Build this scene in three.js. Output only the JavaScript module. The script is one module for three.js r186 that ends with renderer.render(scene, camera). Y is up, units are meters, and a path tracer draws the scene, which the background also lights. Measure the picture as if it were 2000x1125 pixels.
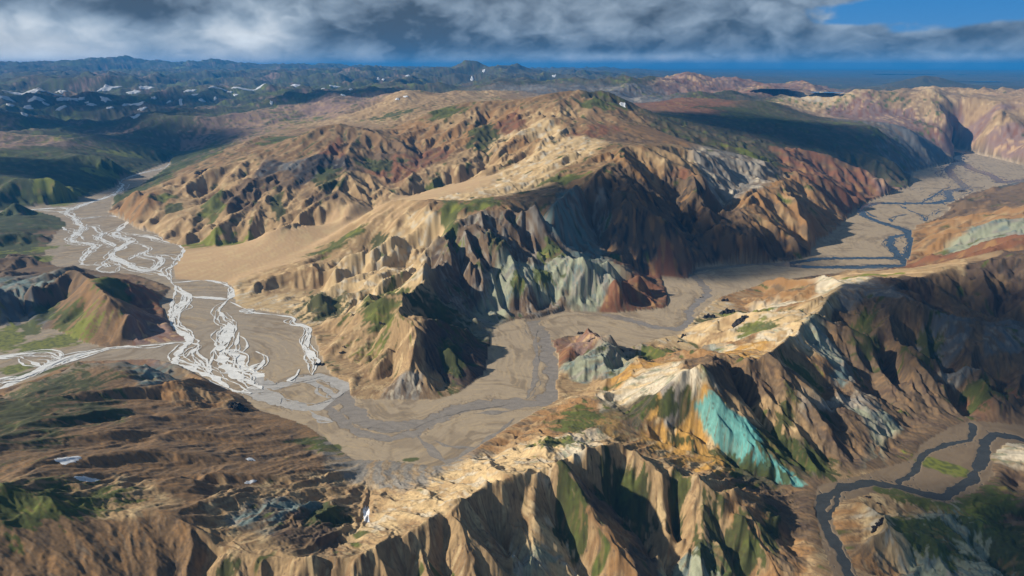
import * as THREE from 'three';
import { mergeGeometries } from 'three/addons/utils/BufferGeometryUtils.js';

// ------------------------------------------------------------------ camera, sky, sun, exposure
const RAD = Math.PI / 180, EYE = 600, PITCH = 17.93 * RAD, LENS = 1327;
const scene = new THREE.Scene();
const camera = new THREE.PerspectiveCamera(2 * Math.atan(562.5 / LENS) / RAD, 16 / 9, 1, 120000);
camera.position.set(0, EYE, 0);
camera.rotation.x = -PITCH;
const SUN_AZ = -96 * RAD, SUN_EL = 29 * RAD;                        // azimuth from the view direction, to the west of it
const sunDir = new THREE.Vector3(Math.sin(SUN_AZ) * Math.cos(SUN_EL), Math.sin(SUN_EL), -Math.cos(SUN_AZ) * Math.cos(SUN_EL));
const sun = new THREE.DirectionalLight(new THREE.Color().setRGB(1, 0.89, 0.73), 5);
sun.name = 'sun';
sun.target.position.set(0, 0, -1800);
sun.position.copy(sunDir).multiplyScalar(9000).add(sun.target.position);
sun.castShadow = true; sun.shadow.radius = 2.5; sun.shadow.mapSize.set(4096, 4096);
Object.assign(sun.shadow.camera, { left: -5000, right: 5000, top: 5000, bottom: -5000, near: 10, far: 20000 });
scene.add(sun, sun.target);
const renderer = new THREE.WebGLRenderer({ antialias: true });
renderer.toneMapping = THREE.LinearToneMapping;
renderer.toneMappingExposure = 1.3;
renderer.shadowMap.enabled = true;

// ------------------------------------------------------------------ helpers
const clamp = (x, a = 0, b = 1) => (x < a ? a : x > b ? b : x), lerp = (a, b, t) => a + (b - a) * t;
const sstep = (a, b, x) => { const t = clamp((x - a) / (b - a)); return t * t * (3 - 2 * t); };
let seed = 1234567;
const rnd = () => { seed = (seed + 0x6d2b79f5) | 0; let t = Math.imul(seed ^ (seed >>> 15), 1 | seed); t = (t + Math.imul(t ^ (t >>> 7), 61 | t)) ^ t; return ((t ^ (t >>> 14)) >>> 0) / 4294967296; };
const hash = (x, y) => { let h = Math.imul(x, 374761393) + Math.imul(y, 668265263) | 0; h = Math.imul(h ^ (h >>> 13), 1274126177); h ^= h >>> 16; return (h >>> 0) / 4294967296; };
const GX = new Float32Array(256), GY = new Float32Array(256);
for (let i = 0; i < 256; i++) { GX[i] = Math.cos(i / 256 * 2 * Math.PI); GY[i] = Math.sin(i / 256 * 2 * Math.PI); }
const hi8 = (x, y) => { let h = Math.imul(x, 374761393) + Math.imul(y, 668265263) | 0; h = Math.imul(h ^ (h >>> 13), 1274126177); return (h >>> 16) & 255; };
function noise(x, y) {                                              // gradient noise, about -1 .. 1
  const ix = Math.floor(x), iy = Math.floor(y), fx = x - ix, fy = y - iy;
  const u = fx * fx * fx * (fx * (fx * 6 - 15) + 10), v = fy * fy * fy * (fy * (fy * 6 - 15) + 10);
  const a = hi8(ix, iy), b = hi8(ix + 1, iy), c = hi8(ix, iy + 1), d = hi8(ix + 1, iy + 1);
  const n0 = GX[a] * fx + GY[a] * fy, n1 = GX[b] * (fx - 1) + GY[b] * fy, n2 = GX[c] * fx + GY[c] * (fy - 1), n3 = GX[d] * (fx - 1) + GY[d] * (fy - 1);
  return 1.5 * (n0 + (n1 - n0) * u + (n2 + (n3 - n2) * u - n0 - (n1 - n0) * u) * v);
}
function fbm(x, y, o, gain = 0.5, lim = 0) { let s = 0, a = 1, n = 0; for (let i = 0; i < o; i++) { const k = lim > 0 ? sstep(1.1, 2.4, 1 / (lim * (1 << i))) : 1; n += a; if (k > 0) s += a * k * noise(x, y); a *= gain; const t = x * 1.6 - y * 1.2 + 17.3; y = x * 1.2 + y * 1.6 + 9.1; x = t; } return s / n; }
const CP = Math.cos(PITCH), SP = Math.sin(PITCH);
const rayOf = (px, py) => { const a = (px - 1000) / LENS, b = (562.5 - py) / LENS; return [a, b * CP - SP, -(CP + b * SP)]; };
// survey points were read off the photograph: (column, row, height above the valley floor) or (column, row, distance in metres)
const byH = ([px, py, h]) => { const d = rayOf(px, py), t = (h - EYE) / d[1]; return [d[0] * t, d[2] * t, h]; };
const byD = ([px, py, D]) => { const d = rayOf(px, py), t = D / -d[2]; return [d[0] * t, d[2] * t, EYE + d[1] * t]; };
const inPoly = (poly, x, z) => { let c = false; for (let i = 0, j = poly.length - 1; i < poly.length; j = i++) { const a = poly[i], b = poly[j]; if ((a[1] > z) !== (b[1] > z) && x < (b[0] - a[0]) * (z - a[1]) / (b[1] - a[1]) + a[0]) c = !c; } return c; };

// ------------------------------------------------------------------ the survey: flats, ridges, valleys
const FLAT = [[340, 310], [315, 322], [270, 338], [235, 350], [226, 366], [180, 382], [120, 396], [0, 412], [-160, 430], [-160, 448], [0, 420], [70, 414], [112, 422], [132, 440], [112, 452], [98, 470], [84, 500], [108, 521], [150, 522], [200, 532], [262, 536], [334, 562], [312, 590], [326, 625], [347, 652], [366, 664], [290, 672], [210, 680], [165, 670], [110, 645], [60, 640], [45, 600], [38, 640], [0, 635], [-160, 650], [-200, 800], [0, 762], [60, 745], [150, 706], [300, 702], [350, 714], [420, 752], [470, 772], [500, 800], [560, 818], [600, 832], [640, 862], [690, 898], [760, 900], [850, 912], [882, 906], [1000, 832], [1088, 782], [1086, 750], [1092, 700], [1078, 665], [1112, 655], [1200, 676], [1215, 685], [1262, 668], [1330, 652], [1368, 612], [1402, 582], [1480, 558], [1530, 548], [1600, 537], [1680, 532], [1770, 522], [1776, 500], [1786, 480], [1780, 456], [1792, 440], [1850, 420], [1852, 400], [1900, 377], [2000, 352], [2200, 335], [2200, 322], [2000, 322], [1925, 304], [1880, 292], [1850, 288], [1862, 310], [1830, 325], [1782, 336], [1775, 365], [1720, 385], [1682, 400], [1660, 420], [1640, 440], [1620, 460], [1592, 470], [1580, 500], [1540, 511], [1440, 515], [1362, 521], [1342, 545], [1292, 542], [1306, 582], [1300, 602], [1200, 612], [1100, 606], [1040, 622], [1000, 626], [962, 642], [952, 700], [945, 732], [892, 770], [850, 781], [780, 781], [700, 781], [682, 770], [680, 746], [650, 736], [632, 712], [626, 690], [606, 640], [570, 616], [500, 606], [466, 601], [456, 582], [460, 566], [440, 551], [345, 546], [341, 520], [361, 490], [350, 480], [320, 470], [310, 458], [262, 444], [245, 430], [212, 415], [230, 386], [250, 370], [272, 364], [292, 350], [330, 325]];
const FLAT2 = [[1598, 950], [1640, 938], [1700, 924], [1780, 898], [1800, 868], [1860, 832], [1900, 822], [2000, 832], [2100, 840], [2100, 872], [1965, 866], [1936, 890], [1940, 930], [1905, 960], [1850, 984], [1780, 968], [1700, 964], [1644, 980], [1624, 1004], [1630, 1030], [1655, 1080], [1675, 1130], [1690, 1200], [1640, 1200], [1630, 1130], [1605, 1060], [1592, 990]];
const FLAT2H = 18;
const RH = [  // ridges, spurs, gullies: height
  // alluvial fan and pink valley
  [[440, 545, 2], [560, 500, 28], [640, 462, 50], [690, 431, 72], [740, 410, 88]], [[362, 480, 1], [450, 475, 12], [560, 452, 38], [680, 428, 74]], [[800, 388, 104], [840, 380, 110], [900, 366, 122], [960, 352, 140]],
  // hill A
  [[765, 602, 116], [790, 575, 112], [830, 545, 112], [860, 500, 128], [878, 450, 172]], [[765, 602, 116], [720, 680, 45], [690, 760, 3]], [[765, 602, 116], [790, 660, 72], [800, 720, 35], [830, 778, 2]], [[772, 602, 114], [830, 640, 86], [880, 690, 42], [930, 735, 4]], [[790, 592, 112], [860, 628, 76], [920, 655, 36], [950, 690, 3]],
  [[840, 560, 78], [880, 590, 48], [920, 622, 20], [958, 640, 2]], [[740, 575, 62], [700, 590, 34], [660, 620, 14], [612, 636, 1]], [[700, 560, 58], [650, 585, 26], [610, 610, 4]],
  // plateau B and its spurs
  [[740, 394, 172], [800, 388, 190], [860, 394, 206], [940, 392, 212], [1010, 400, 206]], [[740, 394, 172], [700, 425, 124], [650, 462, 72], [610, 488, 40], [560, 512, 28]],
  [[852, 404, 200], [765, 441, 150], [725, 476, 112], [660, 506, 78], [600, 522, 56], [540, 535, 40], [490, 555, 20], [465, 565, 6]],
  [[880, 425, 190], [840, 470, 142], [800, 500, 112], [770, 530, 86], [700, 560, 58], [640, 575, 40], [570, 590, 20], [500, 603, 3]],
  [[930, 410, 205], [930, 450, 160], [945, 500, 105], [970, 550, 60], [990, 600, 15]], [[880, 470, 140], [900, 520, 92], [930, 580, 45], [955, 620, 10]], [[1005, 410, 200], [1000, 460, 150], [1010, 500, 112], [1005, 550, 70], [1000, 610, 8]],
  [[850, 430, 164], [800, 465, 114], [760, 505, 72], [700, 540, 40], [620, 562, 20], [560, 575, 12]], [[868, 445, 166], [845, 490, 114], [815, 520, 88], [780, 548, 66], [735, 572, 50]], [[862, 472, 122], [830, 512, 76], [790, 545, 52]], [[765, 441, 150], [772, 472, 108], [766, 500, 76]], [[725, 476, 112], [738, 505, 74], [735, 525, 54]], [[800, 450, 128], [745, 480, 88], [690, 505, 62], [640, 528, 40]], [[905, 440, 180], [915, 480, 134], [935, 540, 82]],
  // greenish crag by the river
  [[1005, 575, 45], [1040, 532, 88], [1097, 507, 102], [1150, 512, 100], [1200, 510, 102], [1240, 530, 80], [1272, 546, 60], [1300, 578, 6]],
  [[1030, 440, 140], [1070, 470, 100], [1120, 490, 78], [1170, 500, 66], [1215, 506, 58], [1260, 528, 25], [1290, 540, 2]], [[1130, 405, 156], [1165, 455, 100], [1205, 500, 64]],
  [[1150, 375, 205], [1142, 415, 165], [1130, 448, 122], [1160, 480, 86]],
  // right-hand small valley hills
  [[1640, 546, 106], [1600, 600, 116], [1560, 640, 122], [1530, 662, 126], [1500, 690, 126], [1420, 700, 126], [1335, 718, 130]], [[1580, 548, 60], [1610, 540, 85], [1640, 546, 106], [1690, 552, 106], [1732, 562, 116], [1780, 548, 118], [1830, 530, 124], [1880, 510, 132], [2000, 490, 170], [2150, 480, 190]],
  [[1732, 562, 116], [1800, 592, 112], [1880, 620, 104], [2000, 645, 92], [2150, 660, 90]], [[1790, 574, 92], [1860, 592, 80], [1920, 610, 70], [2060, 636, 60]],
  [[1732, 562, 116], [1745, 640, 84], [1790, 730, 55], [1850, 815, 22]], [[1600, 600, 116], [1640, 700, 78], [1720, 800, 44], [1790, 866, 21]], [[1530, 662, 126], [1560, 740, 92], [1610, 830, 54], [1640, 920, 21]],
  [[1690, 640, 62], [1740, 760, 36], [1815, 850, 20]], [[1575, 680, 92], [1610, 770, 56], [1665, 890, 22]], [[1880, 622, 102], [1890, 720, 58], [1900, 815, 21]], [[1810, 640, 74], [1850, 730, 44], [1880, 820, 20]], [[2000, 648, 90], [1990, 740, 50], [1960, 820, 21]],
  [[1335, 718, 130], [1380, 762, 108], [1450, 832, 74], [1520, 900, 40], [1572, 948, 19]], [[1420, 712, 104], [1450, 770, 78], [1530, 850, 44], [1592, 930, 19]], [[1470, 700, 118], [1490, 760, 96], [1550, 850, 54], [1605, 935, 22]],
  [[1335, 718, 130], [1280, 738, 98], [1235, 762, 70], [1205, 790, 44]], [[1335, 725, 126], [1310, 790, 80], [1350, 840, 50], [1440, 905, 26], [1560, 952, 19]], [[1240, 800, 58], [1330, 822, 66], [1385, 850, 54], [1430, 880, 34]],
  [[1137, 636, 52], [1180, 660, 50], [1215, 682, 44], [1232, 688, 70], [1215, 740, 58], [1170, 770, 24], [1100, 782, 3]], [[1137, 636, 52], [1110, 690, 28], [1092, 730, 4]], [[1232, 688, 70], [1270, 700, 66], [1310, 708, 96]], [[1260, 672, 14], [1310, 690, 40], [1380, 690, 80], [1440, 685, 105]], [[1340, 655, 6], [1420, 650, 52], [1500, 640, 90], [1560, 610, 100]], [[1400, 590, 4], [1480, 580, 42], [1560, 570, 72], [1600, 560, 84]],
  // foreground ridge
  [[380, 1104, 76], [500, 1093, 82], [600, 1092, 86], [690, 1090, 88], [745, 1050, 96], [775, 1044, 98], [812, 1020, 100], [842, 1018, 101], [880, 985, 104], [960, 945, 108], [1050, 916, 110], [1080, 915, 110], [1102, 886, 111], [1140, 876, 112], [1223, 850, 114], [1258, 890, 106], [1340, 910, 98], [1358, 904, 99], [1400, 948, 84], [1440, 960, 76], [1480, 984, 62], [1530, 1010, 44], [1590, 1062, 21]],
  [[1080, 915, 110], [1050, 872, 92], [1012, 858, 66], [960, 870, 30], [900, 900, 3]], [[960, 945, 108], [900, 935, 70], [830, 930, 36], [790, 920, 16]],
  [[690, 905, 3], [715, 950, 28], [716, 1000, 52], [690, 1030, 66], [600, 1062, 74]], [[1110, 860, 66], [1180, 838, 58], [1290, 858, 44], [1400, 892, 34]],
  [[1000, 836, 18], [1070, 802, 36], [1130, 782, 46], [1190, 790, 50], [1240, 800, 58]],
  [[1080, 915, 110], [1130, 980, 80], [1190, 1060, 48], [1250, 1125, 26]], [[1223, 850, 114], [1240, 930, 74], [1270, 1020, 34], [1300, 1125, 2]], [[1120, 905, 92], [1180, 970, 48], [1250, 1050, 14], [1310, 1135, -10]], [[1358, 904, 99], [1352, 970, 72], [1345, 1040, 42], [1345, 1130, 14]], [[1440, 960, 76], [1480, 1040, 46], [1520, 1125, 18]], [[1300, 910, 92], [1310, 980, 40], [1330, 1060, 12]], [[1400, 960, 74], [1420, 1040, 34], [1440, 1125, 2]], [[880, 985, 104], [900, 1050, 86], [930, 1125, 62]], [[1020, 925, 108], [1040, 1000, 82], [1050, 1125, 44]],
  [[812, 1020, 100], [830, 1075, 84], [850, 1130, 68]], [[600, 1200, 50], [900, 1200, 26], [1200, 1190, -8], [1400, 1190, -14], [1600, 1190, 4]],
  [[745, 1050, 96], [765, 1125, 72]], [[782, 1062, 82], [802, 1130, 56]], [[690, 1092, 88], [685, 1140, 74]], [[865, 1025, 84], [880, 1120, 54]], [[920, 965, 106], [955, 1050, 80], [985, 1130, 52]], [[950, 985, 84], [1000, 1085, 44]], [[620, 1108, 76], [640, 1150, 62]], [[1060, 935, 92], [1085, 1010, 50], [1130, 1125, 6]],
  // brown slope on the near side of the flat
  [[40, 752, 40], [110, 715, 46], [180, 702, 50], [250, 697, 52], [330, 704, 46], [390, 735, 26], [440, 760, 6]], [[0, 800, 92], [-140, 790, 110]], [[0, 860, 130], [-120, 850, 140]], [[0, 940, 152], [100, 950, 138], [200, 965, 116], [260, 985, 108], [330, 1000, 104], [400, 1030, 94], [440, 1060, 84], [480, 1085, 82]], [[-150, 1000, 160], [0, 985, 140], [100, 985, 128]],
  [[660, 955, 40], [705, 940, 24]], [[480, 1030, 82], [580, 1005, 72], [660, 985, 58]],
  [[150, 1130, 92], [300, 1140, 74], [450, 1150, 64], [600, 1160, 62]], [[-100, 1140, 116], [0, 1130, 106]],
  [[1640, 985, 24], [1690, 985, 40], [1725, 1000, 50], [1745, 1040, 46], [1762, 1070, 30], [1790, 1130, 6]], [[1930, 950, 24], [1990, 960, 44], [2100, 950, 70]], [[1800, 1010, 30], [1860, 1000, 34], [1900, 1060, 20], [1960, 1125, 10]], [[1850, 1060, 34], [1800, 1090, 18], [1740, 1130, 8]], [[1965, 868, 26], [2040, 880, 44], [2100, 890, 50]],
  // pyramids left of the flat
  [[-150, 560, 110], [0, 546, 96], [60, 540, 90], [100, 534, 86], [145, 518, 86], [172, 545, 80], [205, 572, 82], [250, 590, 64], [300, 612, 38], [335, 640, 6]], [[145, 518, 86], [120, 570, 46], [70, 640, 3]], [[205, 572, 82], [180, 620, 44], [160, 665, 2]], [[215, 578, 80], [225, 640, 26], [220, 678, 1]], [[60, 560, 40], [50, 600, 6]], [[180, 534, 12], [225, 540, 26], [270, 538, 24], [310, 556, 14], [330, 562, 2]], [[170, 600, 34], [110, 642, 3]],
  [[-150, 470, 50], [0, 462, 36], [50, 452, 32], [85, 462, 18], [98, 470, 2]], [[-100, 425, 40], [0, 421, 18], [60, 424, 22], [100, 430, 10], [128, 440, 1]], [[-150, 520, 50], [0, 500, 32], [50, 504, 22], [100, 520, 2]], [[-100, 486, 10], [40, 486, 4], [80, 494, 2]],
];
for (let k = 0; k < 10; k++) {                                       // long ribs and furrows of the brown slope
  const y0 = 770 + k * 20.5, end = 455 + (y0 - 765) * 0.78, top = y0 < 845 ? lerp(70, 92, (y0 - 765) / 80) : y0 < 903 ? lerp(92, 114, (y0 - 845) / 58) : lerp(114, 121, (y0 - 903) / 60), l = [];
  for (let i = 0; i <= 12; i++) { const px = lerp(70 + 40 * noise(k * 1.7, 3), end, i / 12), s = y0 > 903 ? 0.165 : 0.192; l.push([px, y0 - 12 * Math.sin(Math.PI * i / 12) + 9 * noise(i * 0.35 + k * 0.25, k * 0.31), Math.max(3, top - s * (px - 150) + (k % 2 ? -1 : 1) * (10 + 6 * noise(i * 0.4, k * 3)) * Math.sin(Math.PI * clamp(i / 12, 0.06, 0.94)))]); }
  RH.push(l);
}
const RD = [  // the same by distance
  [[240, 376, 2830], [262, 372, 2900], [285, 388, 2720]], [[262, 372, 2900], [230, 410, 2800]], [[305, 390, 2760], [340, 370, 2900], [400, 340, 3050], [450, 320, 3150], [520, 290, 3250], [600, 255, 3350], [660, 238, 3450], [720, 252, 3400], [760, 272, 3300], [790, 310, 3050], [825, 350, 2800]],
  [[305, 390, 2760], [290, 420, 2620], [272, 446, 2530]], [[305, 390, 2760], [330, 440, 2520], [345, 468, 2380]], [[400, 340, 3050], [400, 400, 2700], [380, 450, 2430]], [[450, 320, 3150], [480, 370, 2720], [445, 420, 2500], [420, 458, 2350]], [[690, 325, 2900], [650, 370, 2620], [600, 405, 2460], [560, 432, 2350], [520, 455, 2280]], [[600, 330, 2950], [580, 370, 2700], [560, 400, 2560]], [[520, 300, 3150], [530, 350, 2820], [510, 400, 2560], [470, 445, 2390]], [[700, 330, 2900], [760, 360, 2760], [800, 385, 2620]], [[640, 300, 3050], [700, 322, 2960], [760, 345, 2850], [830, 362, 2750]],
  [[545, 345, 2870], [545, 400, 2540], [520, 430, 2420]], [[615, 350, 2790], [590, 395, 2540]], [[425, 340, 3010], [425, 400, 2600], [400, 440, 2440]], [[350, 375, 2860], [362, 420, 2580], [365, 455, 2400]], [[500, 330, 2950], [490, 390, 2590], [450, 440, 2400]], [[660, 330, 2880], [625, 385, 2560]], [[730, 345, 2830], [700, 390, 2560], [670, 420, 2420]], [[880, 255, 3500], [870, 300, 3130], [840, 345, 2830]], [[950, 250, 3500], [935, 290, 3160], [890, 335, 2850]], [[1030, 240, 3380], [975, 300, 2960], [930, 340, 2760]], [[1120, 230, 3350], [1080, 270, 3000], [1040, 300, 2790]],
  // summit D and its flank
  [[765, 268, 3500], [800, 245, 3650], [850, 216, 3850], [900, 198, 4000], [960, 195, 3950], [1010, 195, 3850], [1050, 186, 3850], [1100, 176, 3850], [1140, 173, 3850], [1180, 179, 3850], [1215, 194, 3850], [1260, 215, 3850], [1330, 240, 3850], [1420, 262, 3800]],
  [[960, 195, 3950], [925, 245, 3550], [900, 290, 3200], [855, 330, 2900], [838, 368, 2690]], [[1010, 200, 3800], [990, 260, 3350], [940, 320, 2950], [905, 350, 2760]], [[1090, 190, 3650], [1060, 250, 3250], [1000, 310, 2900], [960, 340, 2740]], [[870, 230, 3700], [830, 280, 3350], [810, 330, 2950]], [[1180, 190, 3700], [1220, 240, 3300], [1260, 280, 2900]],
  [[1200, 280, 2750], [1130, 290, 2750], [1060, 322, 2600], [1000, 345, 2550], [950, 360, 2500], [900, 378, 2450]], [[1010, 400, 1950], [1060, 393, 2000], [1110, 370, 2100], [1150, 345, 2250], [1200, 310, 2500], [1215, 288, 2650], [1270, 282, 2750], [1330, 285, 2800], [1430, 305, 2900], [1520, 325, 3000], [1600, 345, 3000], [1650, 375, 2960], [1690, 397, 2970]],
  [[1182, 376, 2200], [1235, 410, 2110], [1290, 425, 2080], [1320, 450, 2050], [1342, 490, 2010], [1356, 518, 2000]], [[1215, 300, 2560], [1240, 350, 2320], [1235, 400, 2130]], [[1330, 300, 2700], [1370, 350, 2450], [1390, 400, 2270], [1395, 425, 2220]], [[1480, 360, 2600], [1440, 400, 2400], [1400, 425, 2250], [1395, 442, 2190]], [[1530, 345, 2680], [1562, 400, 2450], [1592, 460, 2300]], [[1400, 442, 2150], [1450, 445, 2130], [1500, 450, 2120], [1552, 475, 2090], [1575, 496, 2110]],
  [[1290, 360, 2500], [1340, 420, 2300], [1370, 480, 2130], [1380, 512, 2050]], [[1450, 350, 2760], [1420, 390, 2520], [1390, 420, 2350]], [[1480, 430, 2260], [1540, 455, 2230], [1585, 485, 2210]],
  [[1500, 275, 3700], [1560, 290, 3600], [1640, 310, 3600], [1720, 350, 3450], [1775, 372, 3230]], [[1560, 330, 3350], [1620, 350, 3250], [1690, 385, 3080]], [[1420, 262, 3800], [1500, 275, 3700]],
  [[1300, 196, 5200], [1400, 206, 5200], [1500, 203, 5200], [1560, 222, 5000], [1620, 240, 4800], [1700, 234, 4800], [1750, 240, 4700], [1790, 253, 4600], [1830, 278, 4600], [1862, 306, 4640]], [[1700, 240, 4500], [1720, 300, 3950], [1760, 335, 3680]], [[1620, 260, 4300], [1650, 300, 3850]],
  // tan hills on the far right
  [[1480, 206, 6600], [1530, 196, 6400], [1565, 204, 6300], [1600, 190, 6200], [1640, 203, 6150], [1680, 183, 6100], [1720, 195, 6050], [1760, 177, 6000], [1790, 189, 5950], [1820, 170, 5900], [1850, 184, 5800], [1880, 194, 5700], [1915, 186, 5600], [1950, 199, 5500], [2000, 189, 5400], [2150, 194, 5200]], [[1560, 228, 5700], [1640, 224, 5600], [1700, 228, 5400], [1780, 236, 5250], [1850, 250, 5080], [1900, 262, 4960], [1960, 275, 4820]], [[1820, 174, 5850], [1860, 220, 5300], [1880, 262, 4900], [1890, 285, 4880]], [[1950, 192, 5450], [1940, 250, 4800], [1950, 300, 4640]], [[1700, 184, 6050], [1740, 215, 5600], [1820, 245, 5250]], [[2050, 240, 4600], [2000, 275, 4500], [1990, 315, 4480]],
  // hill J and slope to the right of the flat
  [[1852, 408, 2830], [1900, 386, 2960], [2000, 360, 3150], [2150, 340, 3300]], [[1800, 470, 2300], [1850, 455, 2250], [1920, 432, 2250], [2000, 400, 2330], [2150, 380, 2400]], [[1790, 518, 1950], [1850, 505, 1880], [1900, 492, 1850], [2000, 465, 1820], [2150, 440, 1820]], [[1870, 425, 2600], [1950, 398, 2700], [2050, 380, 2800]],
  // behind C
  [[560, 240, 5400], [640, 222, 5500], [700, 195, 5600], [780, 178, 5600], [870, 190, 5400], [900, 205, 5000]], [[700, 200, 5500], [690, 235, 4800]], [[780, 182, 5500], [760, 240, 4400]], [[600, 262, 4300], [700, 255, 4100], [780, 262, 4000]],
  // left: green hills
  [[-100, 350, 3300], [0, 345, 3250], [60, 350, 3150], [115, 334, 3200], [150, 340, 3150], [190, 352, 3150], [222, 362, 3130]], [[115, 334, 3200], [105, 370, 3000], [85, 400, 2900]], [[20, 372, 2900], [30, 400, 2850]], [[0, 300, 4200], [80, 290, 4300], [150, 300, 4000], [210, 305, 3900], [260, 325, 3950]], [[190, 300, 4000], [195, 330, 3750], [225, 345, 3660]],
  [[-100, 265, 5100], [0, 262, 5000], [100, 258, 5000], [200, 272, 4700], [280, 282, 4700], [345, 306, 4600]], [[350, 300, 5000], [420, 285, 4800], [480, 262, 5000], [540, 250, 5200]], [[350, 330, 3700], [400, 312, 3700], [460, 285, 3900], [520, 262, 4100]],
  [[-100, 225, 6600], [0, 226, 6500], [150, 232, 6400], [300, 236, 6200], [400, 228, 6400], [480, 215, 6600], [560, 200, 7000], [640, 198, 7000]], [[-100, 195, 9000], [0, 192, 9000], [200, 196, 9000], [400, 190, 9000], [560, 184, 9000], [700, 172, 10000]], [[100, 242, 7200], [300, 245, 7000], [450, 238, 7200]], [[0, 205, 10500], [300, 204, 10500], [600, 192, 10500]],
  [[-200, 166, 12500], [0, 168, 12500], [80, 160, 12500], [170, 154, 12000], [195, 149, 11500], [218, 147, 11500], [250, 154, 12000], [300, 158, 12500], [420, 153, 13000], [480, 156, 13500], [560, 153, 14000], [640, 147, 14000], [720, 142, 14000], [800, 141, 14500], [860, 147, 14000]], [[-300, 150, 17000], [0, 150, 17000], [100, 143, 17500], [200, 147, 18000], [330, 141, 18000], [430, 147, 18500], [560, 142, 18500], [640, 146, 19000], [760, 139, 19000], [880, 144, 19500], [1000, 140, 20000]],
  [[850, 152, 13000], [900, 131, 13000], [926, 126, 13000], [958, 132, 13000], [985, 136, 13500], [1035, 135, 13500], [1075, 145, 13000], [1120, 155, 12000]], [[900, 165, 10500], [1000, 165, 10500], [1100, 170, 10000]], [[1080, 138, 24000], [1130, 136, 24000], [1180, 136, 24000], [1246, 133, 24000], [1268, 142, 24000]],
  [[1130, 168, 7800], [1190, 155, 8200], [1250, 152, 8300], [1310, 154, 8200], [1370, 157, 8000], [1430, 163, 7800], [1465, 180, 7600]], [[1200, 188, 6400], [1226, 164, 7000], [1255, 180, 6700], [1300, 200, 6300]], [[1300, 208, 5900], [1380, 190, 6600], [1470, 198, 6800]], [[1290, 205, 5600], [1330, 198, 5600], [1370, 204, 5600]],
  [[1500, 184, 9500], [1560, 178, 9800], [1620, 184, 9800], [1650, 190, 9500]], [[1640, 182, 11000], [1720, 166, 10500], [1790, 150, 10500], [1810, 147, 10500], [1830, 150, 10500], [1880, 168, 10000], [1940, 185, 9500]], [[1960, 178, 12000], [2100, 172, 12000]],
  [[1280, 142, 30000], [1400, 140, 32000], [1500, 138, 34000], [1700, 139, 32000], [1900, 138, 34000], [2100, 139, 32000]], [[1480, 152, 22000], [1560, 150, 22000], [1660, 149, 22000], [1760, 154, 20000]], [[1900, 150, 20000], [2000, 148, 20000], [2100, 150, 20000]],
  [[1480, 172, 12500], [1600, 170, 12500], [1680, 172, 13000]], [[1850, 158, 15500], [2000, 160, 15500], [2100, 162, 15000]], [[-300, 139, 27000], [0, 136, 27000], [120, 139, 27000], [260, 135, 27500], [400, 139, 28000], [600, 136, 28000], [820, 139, 29000], [1100, 138, 32000]], [[-300, 134, 56000], [700, 134, 56000], [1400, 134, 56000], [2300, 134, 56000]], [[-300, 128, 21000], [-100, 122, 21000], [60, 130, 21000], [150, 124, 20500], [190, 114, 20500], [225, 109, 20500], [270, 116, 20500], [320, 128, 21000], [380, 126, 21000], [410, 119, 21000], [450, 128, 21500], [560, 134, 22000], [640, 130, 22000], [720, 136, 22000]],
];

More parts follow.
